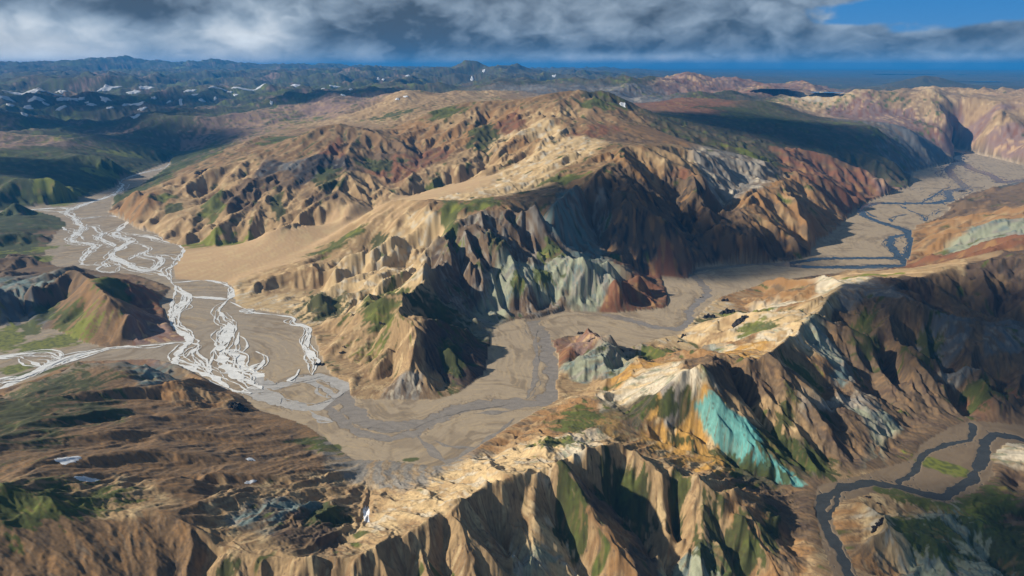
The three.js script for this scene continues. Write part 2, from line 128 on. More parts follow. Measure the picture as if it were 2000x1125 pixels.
// ------------------------------------------------------------------ base relief: a membrane stretched over the survey lines, on a grid of bearing and log distance
const T0 = -0.96, T1 = 0.96, R0 = 380, R1 = 60000;
function solveRelief() {
  const lines = [...RH.map((l) => l.map(byH)), ...RD.map((l) => l.map(byD))];
  const polys = [[FLAT.map((p) => byH([p[0], p[1], 0])), 0], [FLAT2.map((p) => byH([p[0], p[1], FLAT2H])), FLAT2H]];
  let prev = null, out;
  for (const step of [0.032, 0.016, 0.008, 0.004]) {
    const nt = Math.round((T1 - T0) / step) + 1, nu = Math.round(Math.log(R1 / R0) / step) + 1, n = nt * nu;
    const h = new Float32Array(n), sum = new Float32Array(n), cnt = new Float32Array(n), flat = new Uint8Array(n);
    for (const l of lines) for (let i = 0; i + 1 < l.length; i++) {
      const [ax, az, ah] = l[i], [bx, bz, bh] = l[i + 1];
      const m = Math.ceil(2.2 * Math.hypot(bx - ax, bz - az) / (step * Math.min(Math.hypot(ax, az), Math.hypot(bx, bz)))) + 1;
      for (let k = 0; k <= m; k++) {
        const t = k / m, x = lerp(ax, bx, t), z = lerp(az, bz, t), r = Math.hypot(x, z);
        const ct = Math.round((Math.atan2(x, -z) - T0) / step), cu = Math.round(Math.log(r / R0) / step);
        if (ct < 0 || cu < 0 || ct >= nt || cu >= nu) continue;
        sum[cu * nt + ct] += lerp(ah, bh, t); cnt[cu * nt + ct]++;
      }
    }
    for (let u = 0; u < nu; u++) for (let t = 0; t < nt; t++) {
      const r = R0 * Math.exp(u * step), a = T0 + t * step, x = r * Math.sin(a), z = -r * Math.cos(a), i = u * nt + t;
      if (r < 7000) for (const [p, ph] of polys) if (inPoly(p, x, z)) { sum[i] = ph; cnt[i] = 1; flat[i] = 1; }
    }
    if (prev) {
      for (let u = 0; u < nu; u++) for (let t = 0; t < nt; t++) {
        const fu = Math.min(u / 2, prev.nu - 1.001), ft = Math.min(t / 2, prev.nt - 1.001), iu = fu | 0, it = ft | 0, a = fu - iu, b = ft - it, q = iu * prev.nt + it;
        h[u * nt + t] = lerp(lerp(prev.h[q], prev.h[q + 1], b), lerp(prev.h[q + prev.nt], prev.h[q + prev.nt + 1], b), a);
      }
    } else h.fill(100);
    for (let i = 0; i < n; i++) if (cnt[i]) h[i] = sum[i] / cnt[i];
    const w = prev ? 1.75 : 1.85, its = prev ? 90 : 500;
    for (let k = 0; k < its; k++) for (let u = 0; u < nu; u++) for (let t = 0; t < nt; t++) {
      const i = u * nt + t;
      if (cnt[i]) continue;
      const up = u ? h[i - nt] : h[i + nt], dn = u < nu - 1 ? h[i + nt] : h[i - nt], lf = t ? h[i - 1] : h[i + 1], rt = t < nt - 1 ? h[i + 1] : h[i - 1];
      h[i] += w * (0.25 * (up + dn + lf + rt) - h[i]);
    }
    prev = out = { h, flat, nt, nu, step };
  }
  // soften the creases a little, keep the flats; distance from the flats in metres (for where relief may start)
  const { nt, nu, h, flat, step } = out;
  for (let k = 0; k < 7; k++) { const c = h.slice(); for (let u = 1; u < nu - 1; u++) for (let t = 1; t < nt - 1; t++) { const i = u * nt + t; if (!flat[i] && (k < 4 || u < 340)) h[i] = 0.5 * c[i] + 0.125 * (c[i - 1] + c[i + 1] + c[i - nt] + c[i + nt]); } }
  const away = new Float32Array(nt * nu).fill(1e9);
  for (let i = 0; i < away.length; i++) if (flat[i]) away[i] = 0;
  for (let k = 0; k < 2; k++) {
    for (let u = 0; u < nu; u++) { const s = step * R0 * Math.exp(u * step); for (let t = 0; t < nt; t++) { const i = u * nt + t; if (u) away[i] = Math.min(away[i], away[i - nt] + s); if (t) away[i] = Math.min(away[i], away[i - 1] + s); if (u && t) away[i] = Math.min(away[i], away[i - nt - 1] + 1.41 * s); if (u && t < nt - 1) away[i] = Math.min(away[i], away[i - nt + 1] + 1.41 * s); } }
    for (let u = nu - 1; u >= 0; u--) { const s = step * R0 * Math.exp(u * step); for (let t = nt - 1; t >= 0; t--) { const i = u * nt + t; if (u < nu - 1) away[i] = Math.min(away[i], away[i + nt] + s); if (t < nt - 1) away[i] = Math.min(away[i], away[i + 1] + s); if (u < nu - 1 && t < nt - 1) away[i] = Math.min(away[i], away[i + nt + 1] + 1.41 * s); if (u < nu - 1 && t) away[i] = Math.min(away[i], away[i + nt - 1] + 1.41 * s); } }
  }
  out.away = away;
  // gradient of a smoothed copy
  let s = h.slice();
  for (let k = 0; k < 6; k++) { const c = s.slice(); for (let u = 1; u < nu - 1; u++) for (let t = 1; t < nt - 1; t++) { const i = u * nt + t; s[i] = 0.2 * (c[i] + c[i - 1] + c[i + 1] + c[i - nt] + c[i + nt]); } }
  out.smooth = s;
  return out;
}
const REL = solveRelief();
function sample(f, x, z) {
  const fu = clamp(Math.log(Math.max(Math.hypot(x, z), R0) / R0) / REL.step, 0, REL.nu - 1.001), ft = clamp((Math.atan2(x, -z) - T0) / REL.step, 0, REL.nt - 1.001);
  const iu = fu | 0, it = ft | 0, a = fu - iu, b = ft - it, q = iu * REL.nt + it;
  return lerp(lerp(f[q], f[q + 1], b), lerp(f[q + REL.nt], f[q + REL.nt + 1], b), a);
}
function cast(px, py) {                                             // where a sight line meets the base relief
  const d = rayOf(px, py), n = Math.hypot(d[0], d[2]);
  let r = 430, last = r;
  for (; r < 58000; last = r, r *= 1.004) { const t = r / n; if (EYE + d[1] * t < sample(REL.h, d[0] * t, d[2] * t)) break; }
  let a = last, b = r;
  for (let k = 0; k < 14; k++) { const m = (a + b) / 2, t = m / n; if (EYE + d[1] * t < sample(REL.h, d[0] * t, d[2] * t)) b = m; else a = m; }
  const t = b / n;
  return [d[0] * t, d[2] * t];
}
const TAB = [0, 1, 2, 3].map((k) => { const f = new Float32Array(65536); for (let i = 0; i < 65536; i++) f[i] = hash(i * 7 + 31 * k, i * 13 + k); return f; });
// gullies: furrows that run down the slope, each octave following the slope left by the one before
function gullies(x, z, gx, gz, spacing, big, fine, sharp) {
  const far = Math.hypot(x, z), close = lerp(0.42, 1, sstep(750, 1500, far)) ;
  let sum = 0, wave = 330, hx = gx, hz = gz;
  for (let o = 0; o < 8; o++) {
    if (wave < spacing * 2.2) break;
    const fade = sstep(spacing * 2.2, spacing * 4, wave), cs = wave * 1.1, sl = Math.hypot(hx, hz);
    const k = 2 * Math.PI / wave, sx = sl > 1e-5 ? -hz / sl : 1, sz = sl > 1e-5 ? hx / sl : 0, str = 1.25 * sl / (1 + sl * sl * 1.3);
    const ix = Math.floor(x / cs), iz = Math.floor(z / cs);
    let va = 0, vb = 0, w = 1e-6;
    for (let j = -1; j <= 1; j++) for (let i = -1; i <= 1; i++) {
      const cx = ix + i, cz = iz + j, n = ((cx + 37 * o) & 255) * 256 + ((cz + 91 * o) & 255), ox = x - (cx + 0.2 + 0.6 * TAB[0][n]) * cs, oz = z - (cz + 0.2 + 0.6 * TAB[1][n]) * cs;
      const q = 1 - (ox * ox + oz * oz) / (cs * cs) * 0.5;
      if (q <= 0) continue;
      const g = q * q * q * q, ph = (ox * sx + oz * sz) * k * (0.75 + 0.5 * TAB[2][n]) + 6.283 * TAB[3][n];
      va += g * Math.cos(ph); vb += g * Math.sin(ph); w += g;
    }
    va /= w; vb /= w;
    const m = Math.hypot(va, vb), c = va / (m + 0.12), sgn = vb / (m + 0.12), hs = Math.sqrt(Math.max(0, 0.5 - 0.5 * va / (m + 1e-6)));
    const prof = lerp(c, 1 - 2 * hs, sharp);   // sharp crests between the furrows
    const A = (o < 3 ? big * (o === 0 ? 0.2 : 0.25) * close : fine * (0.26 - 0.012 * o)) * wave * str * fade * (0.85 + 0.75 * noise(x / (wave * 2.3) + o * 5.3, z / (wave * 2.3) - o));
    sum += A * (prof - 0.25);
    const dv = -A * k * sgn * 0.8;
    hx += dv * sx; hz += dv * sz;
    wave *= 0.52;
  }
  return sum;
}
// stripes that run down the slope, about -1 .. 1
function stripes(x, z, gx, gz, wave, o) {
  const sl = Math.hypot(gx, gz) + 1e-6, sx = -gz / sl, sz = gx / sl, k = 2 * Math.PI / wave, cs = wave * 1.3, ix = Math.floor(x / cs), iz = Math.floor(z / cs);
  let va = 0, vb = 0;
  for (let j = -1; j <= 1; j++) for (let i = -1; i <= 1; i++) {
    const cx = ix + i, cz = iz + j, ox = x - (cx + 0.5) * cs, oz = z - (cz + 0.5) * cs, q = 1 - (ox * ox + oz * oz) / (cs * cs) * 0.5;
    if (q <= 0) continue;
    const g = q * q * q * q, ph = (ox * sx + oz * sz) * k + 6.283 * TAB[1][((cx + 3 * o) & 255) * 256 + ((cz + 7 * o) & 255)];
    va += g * Math.cos(ph); vb += g * Math.sin(ph);
  }
  return va / (Math.hypot(va, vb) + 0.15);
}

// ------------------------------------------------------------------ what the ground is made of
const C = {  // base colours, linear
  cream: [0.50, 0.37, 0.20], tan: [0.33, 0.225, 0.115], pale: [0.52, 0.46, 0.35], ochre: [0.42, 0.24, 0.06], orange: [0.26, 0.145, 0.058], rust: [0.18, 0.078, 0.038], brown: [0.20, 0.122, 0.058], umber: [0.125, 0.085, 0.05], choc: [0.075, 0.05, 0.036],
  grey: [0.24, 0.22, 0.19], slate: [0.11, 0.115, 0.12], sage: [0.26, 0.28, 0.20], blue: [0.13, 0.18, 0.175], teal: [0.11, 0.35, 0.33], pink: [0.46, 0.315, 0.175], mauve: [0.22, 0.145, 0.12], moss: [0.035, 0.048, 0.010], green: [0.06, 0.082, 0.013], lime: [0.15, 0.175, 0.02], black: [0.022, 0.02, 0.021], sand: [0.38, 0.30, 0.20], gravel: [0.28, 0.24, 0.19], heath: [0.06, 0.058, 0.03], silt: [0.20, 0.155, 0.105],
};
// material: [main, second, third, big furrows, fine furrows, crag, moss cover]
const MAT = {
  cream: ['cream', 'tan', 'pale', 1.0, 1.0, 0.1, 0.08], tan: ['tan', 'brown', 'cream', 1.05, 0.9, 0.12, 0.13], smooth: ['tan', 'pink', 'cream', 0.25, 0.4, 0.0, 0.0], orange: ['orange', 'tan', 'umber', 0.9, 0.9, 0.3, 0.1], fan: ['pink', 'cream', 'pink', 0.0, 0.04, 0.0, 0.0],
  umber: ['umber', 'brown', 'choc', 1.2, 1.1, 0.3, 0.1], brown: ['brown', 'orange', 'umber', 0.25, 0.4, 0.0, 0.02], dome: ['brown', 'tan', 'heath', 0.6, 0.6, 0.05, 0.2], rust: ['rust', 'umber', 'orange', 0.9, 0.8, 0.5, 0.0], crag: ['umber', 'black', 'orange', 1.1, 0.9, 1.0, 0.12], choc: ['choc', 'umber', 'black', 0.9, 0.9, 0.6, 0.1],
  cliff: ['umber', 'grey', 'choc', 1.1, 1.1, 0.9, 0.2], sage: ['sage', 'grey', 'blue', 1.0, 1.0, 0.5, 0.15], blue: ['blue', 'umber', 'grey', 0.9, 0.9, 0.4, 0.14], grey: ['grey', 'umber', 'pale', 0.8, 0.9, 0.3, 0.05], slate: ['slate', 'umber', 'grey', 0.9, 0.9, 0.35, 0.12], pale: ['pale', 'cream', 'sage', 0.7, 0.7, 0.15, 0.04], ochre: ['ochre', 'orange', 'cream', 0.6, 0.7, 0.15, 0.05],
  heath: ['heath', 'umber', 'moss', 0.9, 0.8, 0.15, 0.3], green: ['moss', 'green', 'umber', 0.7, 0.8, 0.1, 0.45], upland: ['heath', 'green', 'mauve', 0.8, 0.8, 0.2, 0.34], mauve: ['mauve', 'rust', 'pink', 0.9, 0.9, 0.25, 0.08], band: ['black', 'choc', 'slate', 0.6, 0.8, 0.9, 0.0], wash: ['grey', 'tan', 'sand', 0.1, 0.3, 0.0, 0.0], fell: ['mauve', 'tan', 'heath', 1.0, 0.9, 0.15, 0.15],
};
const SEEDS = {
  cream: [[1380, 645], [1430, 598], [1510, 625], [800, 470], [830, 440], [760, 500], [700, 530], [860, 440], [640, 555], [1010, 350], [1080, 300], [1040, 325], [960, 370], [900, 380], [1120, 280], [720, 510], [560, 575], [480, 580], [740, 560], [1000, 265], [1060, 250], [1560, 600], [1590, 570], [1540, 640], [1450, 640], [1500, 610], [1050, 870], [1010, 880], [950, 910], [1080, 890], [900, 950], [850, 980], [1000, 900], [780, 1000], [1060, 1050], [1080, 1090], [1720, 1000], [1600, 210], [1640, 205]],
  tan: [[1100, 220], [1750, 200], [1800, 205], [700, 450], [620, 540], [560, 545], [650, 360], [600, 400], [560, 420], [700, 370], [480, 330], [400, 370], [300, 420], [640, 690], [720, 660], [690, 640], [760, 640], [800, 700], [850, 740], [740, 740], [450, 430], [520, 390], [900, 320], [850, 340], [930, 300], [980, 300], [1040, 220], [900, 230], [1340, 320], [1300, 310], [1850, 210], [1900, 220], [1960, 230], [1590, 740], [1600, 760], [1480, 790], [1150, 740], [1110, 760], [1180, 730], [1100, 930], [1000, 980], [900, 1050], [1220, 880], [1180, 890], [1300, 930], [1350, 940], [830, 1060], [960, 1020], [700, 1110], [600, 1110], [1380, 990], [1340, 1040], [1580, 1110], [1700, 980], [250, 960], [450, 960], [560, 960], [640, 940], [420, 1040], [340, 440], [370, 360], [700, 225], [770, 210], [650, 240], [820, 200], [860, 200], [1400, 650], [470, 1060], [730, 960]],
  smooth: [[750, 420], [720, 440], [690, 450], [320, 440], [290, 430], [1750, 530], [1850, 515], [1800, 525]],
  orange: [[1365, 676], [1440, 655], [1525, 592], [1480, 570], [270, 395], [920, 250], [880, 280], [1010, 270], [830, 260], [960, 230], [1520, 400], [1540, 440], [1480, 400], [1500, 420], [1260, 330], [1850, 450], [1800, 480], [1900, 430], [1980, 410], [1340, 690], [1470, 590], [1560, 560], [1000, 830], [1060, 810], [1160, 1010], [1200, 1050], [1470, 990], [1545, 1070], [1660, 1060], [1650, 1030], [350, 740], [400, 770], [1580, 400]],
  fan: [[500, 480], [600, 470], [450, 510], [400, 500], [650, 440], [840, 380], [890, 367], [520, 500], [560, 490], [420, 530], [700, 425]],
  umber: [[800, 290], [1210, 265], [720, 300], [540, 345], [640, 370], [480, 390], [1640, 810], [1745, 790], [1765, 850], [1860, 760], [1920, 740], [1660, 680], [1700, 730], [1630, 650], [1640, 740], [1700, 650], [1870, 400], [1950, 380], [1950, 540], [1850, 560], [1990, 600], [1750, 620], [1700, 600], [1800, 680], [1850, 700], [1900, 650], [1980, 700], [1980, 800], [1380, 715], [1450, 720], [1490, 730], [1180, 1000], [1240, 1080], [1540, 1020], [1560, 990], [1980, 920], [2000, 1000], [600, 1020], [60, 460], [50, 510], [120, 540], [280, 560], [1420, 410]],
  brown: [[200, 800], [300, 800], [400, 820], [500, 830], [300, 880], [200, 880], [400, 880], [480, 920], [350, 940], [560, 880], [600, 900], [250, 740], [220, 1060], [300, 1060], [370, 1050], [160, 1070], [200, 610], [230, 640], [160, 560], [1600, 700], [1250, 255]],
  dome: [[560, 300], [610, 285], [700, 290], [470, 305], [900, 212], [1080, 195], [1120, 235], [1250, 285], [1200, 225], [690, 250], [620, 250], [740, 270], [560, 275], [1130, 185], [950, 202], [870, 395], [950, 395], [1000, 398], [1060, 385], [1150, 330]],
  rust: [[840, 300], [780, 320], [1180, 255], [1010, 230], [650, 290], [1350, 330], [1290, 500], [1240, 580], [1260, 560], [1200, 590], [1580, 310], [1620, 330], [1700, 360], [1650, 370], [1830, 500], [1880, 490], [1960, 780], [250, 560], [300, 590], [1330, 205], [1110, 680]],
  crag: [[1250, 350], [1220, 370], [1280, 390], [1230, 420], [1300, 450], [1350, 470], [1400, 470], [1450, 470], [1500, 480], [1540, 490], [1340, 400], [1330, 350], [1270, 470], [1137, 640]],
  choc: [[1960, 560], [1920, 520], [1990, 530], [1780, 560], [860, 690], [900, 710]],
  cliff: [[960, 490], [1010, 470], [1050, 455], [1160, 430], [950, 430], [1000, 430], [920, 470], [980, 460], [900, 440], [930, 520], [1020, 590], [1080, 590]],
  sage: [[1000, 530], [1060, 530], [1100, 540], [1150, 550], [1180, 530], [990, 570], [1600, 650], [1690, 805], [1150, 690], [1205, 710], [1070, 1080], [1360, 1110], [1830, 1080], [1880, 1060], [1950, 440], [1900, 470]],
  blue: [[1090, 430], [1110, 460], [1120, 400], [300, 728], [520, 1000], [575, 995], [1650, 715], [1390, 670], [30, 565]],
  grey: [[1660, 770], [1620, 780], [1430, 340], [1420, 370], [1885, 725], [800, 745], [1300, 790]],
  wash: [[680, 905], [740, 930], [715, 915], [790, 925]],
  slate: [[1780, 290], [1800, 275], [1750, 300], [1700, 570], [1660, 565], [1850, 640], [1950, 660], [20, 590], [1225, 182], [560, 325]],
  pale: [[1400, 668], [1520, 578], [1465, 640], [1320, 750], [1300, 730], [1280, 760], [1350, 735], [1250, 740], [1615, 550], [1970, 885], [1480, 650], [1100, 870]],
  ochre: [[1280, 815], [1330, 825], [1380, 845], [1235, 715], [1440, 665]],
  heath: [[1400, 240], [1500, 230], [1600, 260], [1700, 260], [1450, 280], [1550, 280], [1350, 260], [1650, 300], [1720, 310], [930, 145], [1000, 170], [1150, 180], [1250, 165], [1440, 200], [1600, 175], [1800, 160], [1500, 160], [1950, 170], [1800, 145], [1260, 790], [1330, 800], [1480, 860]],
  green: [[60, 370], [110, 350], [150, 370], [200, 340], [240, 320], [30, 340], [300, 300], [100, 310], [180, 310], [30, 432], [20, 480]],
  upland: [[50, 260], [150, 270], [250, 260], [350, 270], [350, 240], [200, 240], [100, 220], [300, 200], [500, 210], [600, 195], [60, 190], [400, 200], [700, 160], [200, 170]],
  fell: [[510, 245], [620, 225], [40, 285]],
  mauve: [[1760, 220], [1860, 235], [1960, 250], [1640, 215], [1680, 210], [1950, 270], [1900, 260], [1990, 290], [1730, 375], [1320, 168], [1400, 168], [1370, 175], [260, 630], [300, 640], [1130, 665]],
  band: [[620, 322], [520, 322], [590, 332]],
};
const seeds = [];
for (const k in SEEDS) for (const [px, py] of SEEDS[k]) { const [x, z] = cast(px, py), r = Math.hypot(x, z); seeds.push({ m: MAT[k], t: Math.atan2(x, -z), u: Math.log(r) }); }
// fields on the survey grid: big furrows, fine furrows, crags
const FIELD = [0, 1, 2].map(() => new Float32Array(REL.nt * REL.nu));
{
  const st = 4;
  const coarse = new Map();
  for (let u = 0; u < REL.nu + st; u += st) for (let t = 0; t < REL.nt + st; t += st) {
    const U = Math.log(R0) + u * REL.step, T = T0 + t * REL.step; let w = 0, a = 0, b = 0, c = 0;
    for (const s of seeds) { const d = (s.u - U) ** 2 + (s.t - T) ** 2, g = 1 / (d + 0.0004) ** 3; w += g; a += g * s.m[3]; b += g * s.m[4]; c += g * s.m[5]; }
    coarse.set(u * 10000 + t, [a / w, b / w, c / w]);
  }
  for (let u = 0; u < REL.nu; u++) for (let t = 0; t < REL.nt; t++) {
    const bu = u - u % st, bt = t - t % st, p = (u - bu) / st, q = (t - bt) / st, A = coarse.get(bu * 10000 + bt), B = coarse.get(bu * 10000 + bt + st), D = coarse.get((bu + st) * 10000 + bt), E = coarse.get((bu + st) * 10000 + bt + st);
    for (let k = 0; k < 3; k++) FIELD[k][u * REL.nt + t] = lerp(lerp(A[k], B[k], q), lerp(D[k], E[k], q), p);
  }
}
// moss, as patches: column, row, half width, half height of each on the photograph, kind
const MOSS = [
  [750, 588, 46, 26, 1], [632, 592, 42, 26, 0], [862, 600, 58, 20, 0], [900, 640, 46, 14, 0], [885, 700, 24, 40, 0], [640, 345, 20, 20, 0], [540, 392, 10, 24, 0], [735, 316, 34, 14, 0], [940, 262, 24, 24, 0], [850, 360, 14, 10, 1], [412, 400, 18, 20, 1], [340, 402, 16, 10, 0], [318, 382, 22, 5, 1], [440, 462, 40, 8, 2], [405, 462, 45, 5, 2], [655, 474, 46, 10, 1], [740, 465, 14, 8, 0], [110, 668, 60, 14, 2], [15, 660, 24, 26, 2], [30, 722, 26, 9, 2], [70, 728, 40, 6, 1],
  [1300, 682, 58, 10, 1], [1420, 612, 44, 8, 0], [1450, 600, 40, 6, 1], [1700, 538, 36, 3, 2], [40, 488, 60, 4, 2], [85, 505, 14, 5, 2], [120, 395, 30, 4, 1], [100, 750, 70, 22, 0], [40, 800, 60, 40, 0], [90, 960, 100, 34, 1], [60, 1000, 70, 24, 1], [230, 985, 14, 7, 0], [180, 800, 40, 18, 0], [640, 874, 34, 8, 1], [600, 858, 40, 6, 1], [800, 898, 20, 4, 1], [1130, 815, 50, 22, 1], [1090, 860, 46, 10, 1], [1450, 902, 80, 12, 0], [1590, 890, 50, 26, 0], [1520, 860, 40, 30, 0], [1845, 912, 42, 14, 2], [1780, 972, 60, 8, 1], [1820, 1040, 60, 28, 1], [1930, 990, 40, 50, 1], [1990, 1060, 40, 60, 0],
  [1098, 965, 14, 55, 0], [1130, 1000, 18, 30, 0], [1205, 955, 46, 34, 0], [1240, 975, 36, 36, 0], [1262, 1000, 26, 24, 0], [1318, 1000, 16, 50, 0], [1395, 1010, 26, 44, 0], [1435, 1060, 40, 44, 0], [1400, 1090, 40, 30, 0], [1510, 1000, 18, 30, 0], [635, 1000, 44, 18, 0], [440, 1106, 30, 14, 0], [1690, 665, 22, 40, 0], [1815, 672, 18, 34, 0], [1935, 755, 26, 36, 0], [1565, 702, 28, 14, 1], [1540, 790, 14, 30, 0], [1300, 790, 26, 14, 0], [1330, 840, 26, 10, 0], [1480, 635, 30, 5, 1], [1545, 600, 16, 6, 0],
  [970, 480, 16, 20, 0], [1060, 520, 14, 14, 1], [1010, 545, 12, 14, 1], [880, 405, 16, 22, 1], [940, 398, 46, 6, 1], [1080, 480, 20, 10, 1], [1190, 495, 18, 6, 1], [1100, 345, 40, 6, 1], [560, 270, 40, 10, 1], [760, 225, 40, 8, 1], [870, 215, 30, 8, 1], [940, 390, 30, 6, 1], [110, 345, 26, 10, 2], [195, 330, 20, 8, 2], [240, 300, 26, 4, 2], [60, 640, 16, 16, 1], [90, 600, 16, 22, 0], [130, 620, 20, 24, 1], [220, 560, 20, 10, 1], [60, 425, 40, 6, 0], [35, 455, 30, 14, 0], [1560, 500, 8, 4, 1], [1490, 230, 60, 10, 0], [1160, 200, 40, 8, 1], [1420, 215, 60, 5, 0], [1300, 225, 40, 10, 0], [1470, 300, 30, 8, 2], [1500, 315, 30, 10, 0],
].map(([px, py, rx, ry, kind]) => { const c = cast(px, py), up = cast(px, py - ry), dn = cast(px, py + ry), r = Math.hypot(c[0], c[1]); const dep = clamp(Math.hypot(up[0] - dn[0], up[1] - dn[1]) / 2, ry * r / LENS, ry * r / LENS * 5); return { x: c[0], z: c[1], ux: c[0] / r, uz: c[1] / r, a: rx * r / LENS, b: dep, kind }; });
const TURQ = [[1360, 768], [1395, 762], [1420, 785], [1450, 808], [1480, 830], [1496, 860], [1512, 885], [1546, 910], [1576, 945], [1560, 950], [1520, 925], [1480, 900], [1430, 885], [1402, 860], [1380, 815]].map(([a, b]) => cast(a, b));
const polyDist = (poly, x, z) => { let m = 1e9; for (let i = 0, j = poly.length - 1; i < poly.length; j = i++) { const [ax, az] = poly[j], [bx, bz] = poly[i], dx = bx - ax, dz = bz - az, t = clamp(((x - ax) * dx + (z - az) * dz) / (dx * dx + dz * dz)); m = Math.min(m, (x - ax - t * dx) ** 2 + (z - az - t * dz) ** 2); } return (inPoly(poly, x, z) ? 1 : -1) * Math.sqrt(m); };

const FLATW = FLAT.map((p) => byH([p[0], p[1], 0])), FLATW2 = FLAT2.map((p) => byH([p[0], p[1], FLAT2H]));
// ------------------------------------------------------------------ rivers: each channel with its half width in metres
const CHANNELS = [
  [6, [[332, 311], [325, 326], [282, 337], [250, 347], [229, 356], [240, 361], [226, 377], [200, 388], [160, 401], [135, 411], [130, 417], [145, 426], [150, 436], [160, 446], [147, 456], [140, 471], [175, 476], [185, 481], [172, 496], [160, 513], [170, 518], [205, 516]]],
  [8, [[-100, 432], [0, 417], [50, 411], [115, 407], [135, 411]]], [4, [[75, 411], [120, 414], [132, 416]]],
  [8, [[150, 428], [180, 425], [212, 422], [245, 426], [250, 433], [235, 448], [222, 456], [230, 463], [250, 468], [255, 473], [235, 483], [219, 500], [240, 513], [265, 526], [320, 538], [340, 558]]],
  [5, [[235, 453], [262, 458], [295, 463], [325, 473], [355, 481], [357, 498], [345, 516], [325, 528], [332, 546]]], [4, [[160, 446], [180, 443], [190, 453], [200, 457], [192, 466], [215, 478], [222, 483]]], [4, [[255, 473], [282, 481], [290, 488], [277, 498], [317, 507], [300, 526], [270, 527]]], [3, [[277, 498], [255, 501], [250, 508]]], [3, [[300, 498], [327, 500], [347, 508]]], [4, [[205, 516], [190, 527], [207, 533], [230, 531], [235, 521]]], [4, [[337, 553], [400, 548], [430, 553], [450, 561]]], [4, [[165, 470], [150, 455], [130, 450], [118, 440]]], [3, [[217, 501], [205, 512], [212, 522]]],
  [7, [[340, 558], [346, 566], [362, 580], [355, 597], [345, 609], [333, 629], [335, 639], [360, 654], [370, 667], [357, 679], [345, 697], [342, 709], [370, 722], [405, 732], [430, 747], [455, 762], [490, 769]]], [7, [[362, 579], [405, 582], [445, 584], [457, 572], [450, 561]]], [3, [[345, 562], [333, 604], [331, 626]]], [8, [[447, 584], [430, 604], [437, 624], [450, 637], [441, 662], [431, 682], [436, 707], [446, 722], [465, 737], [490, 747], [512, 762]]], [7, [[431, 684], [450, 687], [470, 697], [471, 717], [497, 727]]], [4, [[372, 669], [387, 677], [375, 690], [395, 710], [410, 729]]], [3, [[345, 697], [375, 690]]], [3, [[437, 640], [428, 655], [432, 675]]], [3, [[465, 650], [462, 680], [452, 690]]],
  [4, [[360, 669], [325, 672], [275, 677], [225, 678], [190, 686]]], [6, [[225, 678], [162, 692], [100, 714], [62, 730], [25, 748], [-60, 790]]], [3, [[215, 682], [160, 700], [120, 712]]], [5, [[190, 686], [125, 702], [50, 735], [0, 745], [-80, 765]]], [4, [[-60, 704], [0, 698], [50, 692], [95, 693], [117, 702]]], [3, [[37, 697], [60, 707], [82, 718]]],
  [12, [[500, 730], [507, 747], [537, 757], [582, 742], [625, 735], [658, 744], [674, 762], [666, 779], [640, 792], [600, 797], [550, 787], [525, 769], [500, 757]]], [6, [[590, 742], [610, 747], [634, 759], [660, 777]]], [9, [[480, 766], [510, 776], [548, 788]]],
  [15, [[670, 772], [686, 802], [708, 822], [740, 834], [775, 834], [825, 828], [875, 808], [912, 793], [975, 788], [1010, 788], [1058, 788], [1078, 768], [1083, 742], [1074, 702], [1064, 662], [1047, 640], [1042, 626]]], [9, [[1042, 626], [1075, 611], [1125, 606], [1175, 613], [1225, 624], [1275, 638], [1325, 643], [1349, 630], [1346, 608], [1362, 590], [1380, 579], [1382, 567], [1367, 549], [1348, 533], [1375, 525], [1425, 520], [1475, 516], [1537, 515]]],
  [9, [[640, 795], [655, 806], [678, 832], [702, 844], [726, 850], [762, 858], [812, 845], [860, 815]]], [5, [[600, 800], [620, 815], [650, 825]]], [5, [[812, 850], [830, 866], [847, 884], [870, 902], [900, 893], [937, 870], [970, 846], [1005, 818]]], [4, [[850, 860], [875, 873], [925, 874]]], [5, [[925, 808], [975, 806], [1010, 800]]], [4, [[470, 608], [500, 612], [567, 620], [577, 632], [606, 643], [600, 672], [612, 694], [621, 708], [610, 733]]], [2.5, [[595, 677], [607, 697], [618, 712]]], [3, [[500, 687], [515, 697], [512, 712], [500, 724]]], [5, [[1047, 645], [1047, 712], [1042, 749], [1028, 780]]], [4, [[585, 722], [575, 738], [560, 745]]], [2.5, [[450, 590], [490, 610], [470, 606]]],
  [11, [[1537, 515], [1600, 505], [1675, 504], [1750, 504], [1768, 501], [1783, 483], [1776, 461], [1771, 451], [1725, 436], [1690, 423], [1676, 406], [1712, 397], [1775, 397], [1825, 397], [1857, 391], [1850, 374], [1887, 368], [1875, 356], [1862, 346], [1852, 331], [1870, 315], [1870, 306], [1866, 298]]], [14, [[1870, 313], [1900, 331], [1937, 343], [1957, 356], [2050, 348]]], [8, [[1771, 451], [1812, 431], [1837, 416], [1850, 402], [1857, 391]]], [10, [[1772, 458], [1742, 463], [1738, 478], [1752, 496], [1770, 516]]], [6, [[1887, 368], [1905, 373], [1870, 386], [1830, 396]]], [13, [[1520, 518], [1600, 522], [1675, 522], [1765, 519]]], [5, [[1690, 412], [1700, 420], [1712, 425]]], [4, [[1750, 398], [1775, 411], [1800, 421], [1806, 432]]], [4, [[1775, 418], [1740, 426], [1740, 434]]], [6, [[1852, 331], [1832, 341], [1850, 353], [1845, 368], [1800, 368], [1785, 381]]], [6, [[1862, 346], [1890, 352], [1915, 362], [1900, 370]]], [5, [[1845, 368], [1820, 385], [1800, 396]]],
].map(([w, l]) => ({ w, l: l.map((p) => byH([p[0], p[1], 0])), y: 0 }));
const inPlain = (x, z) => inPoly(FLATW, x, z);
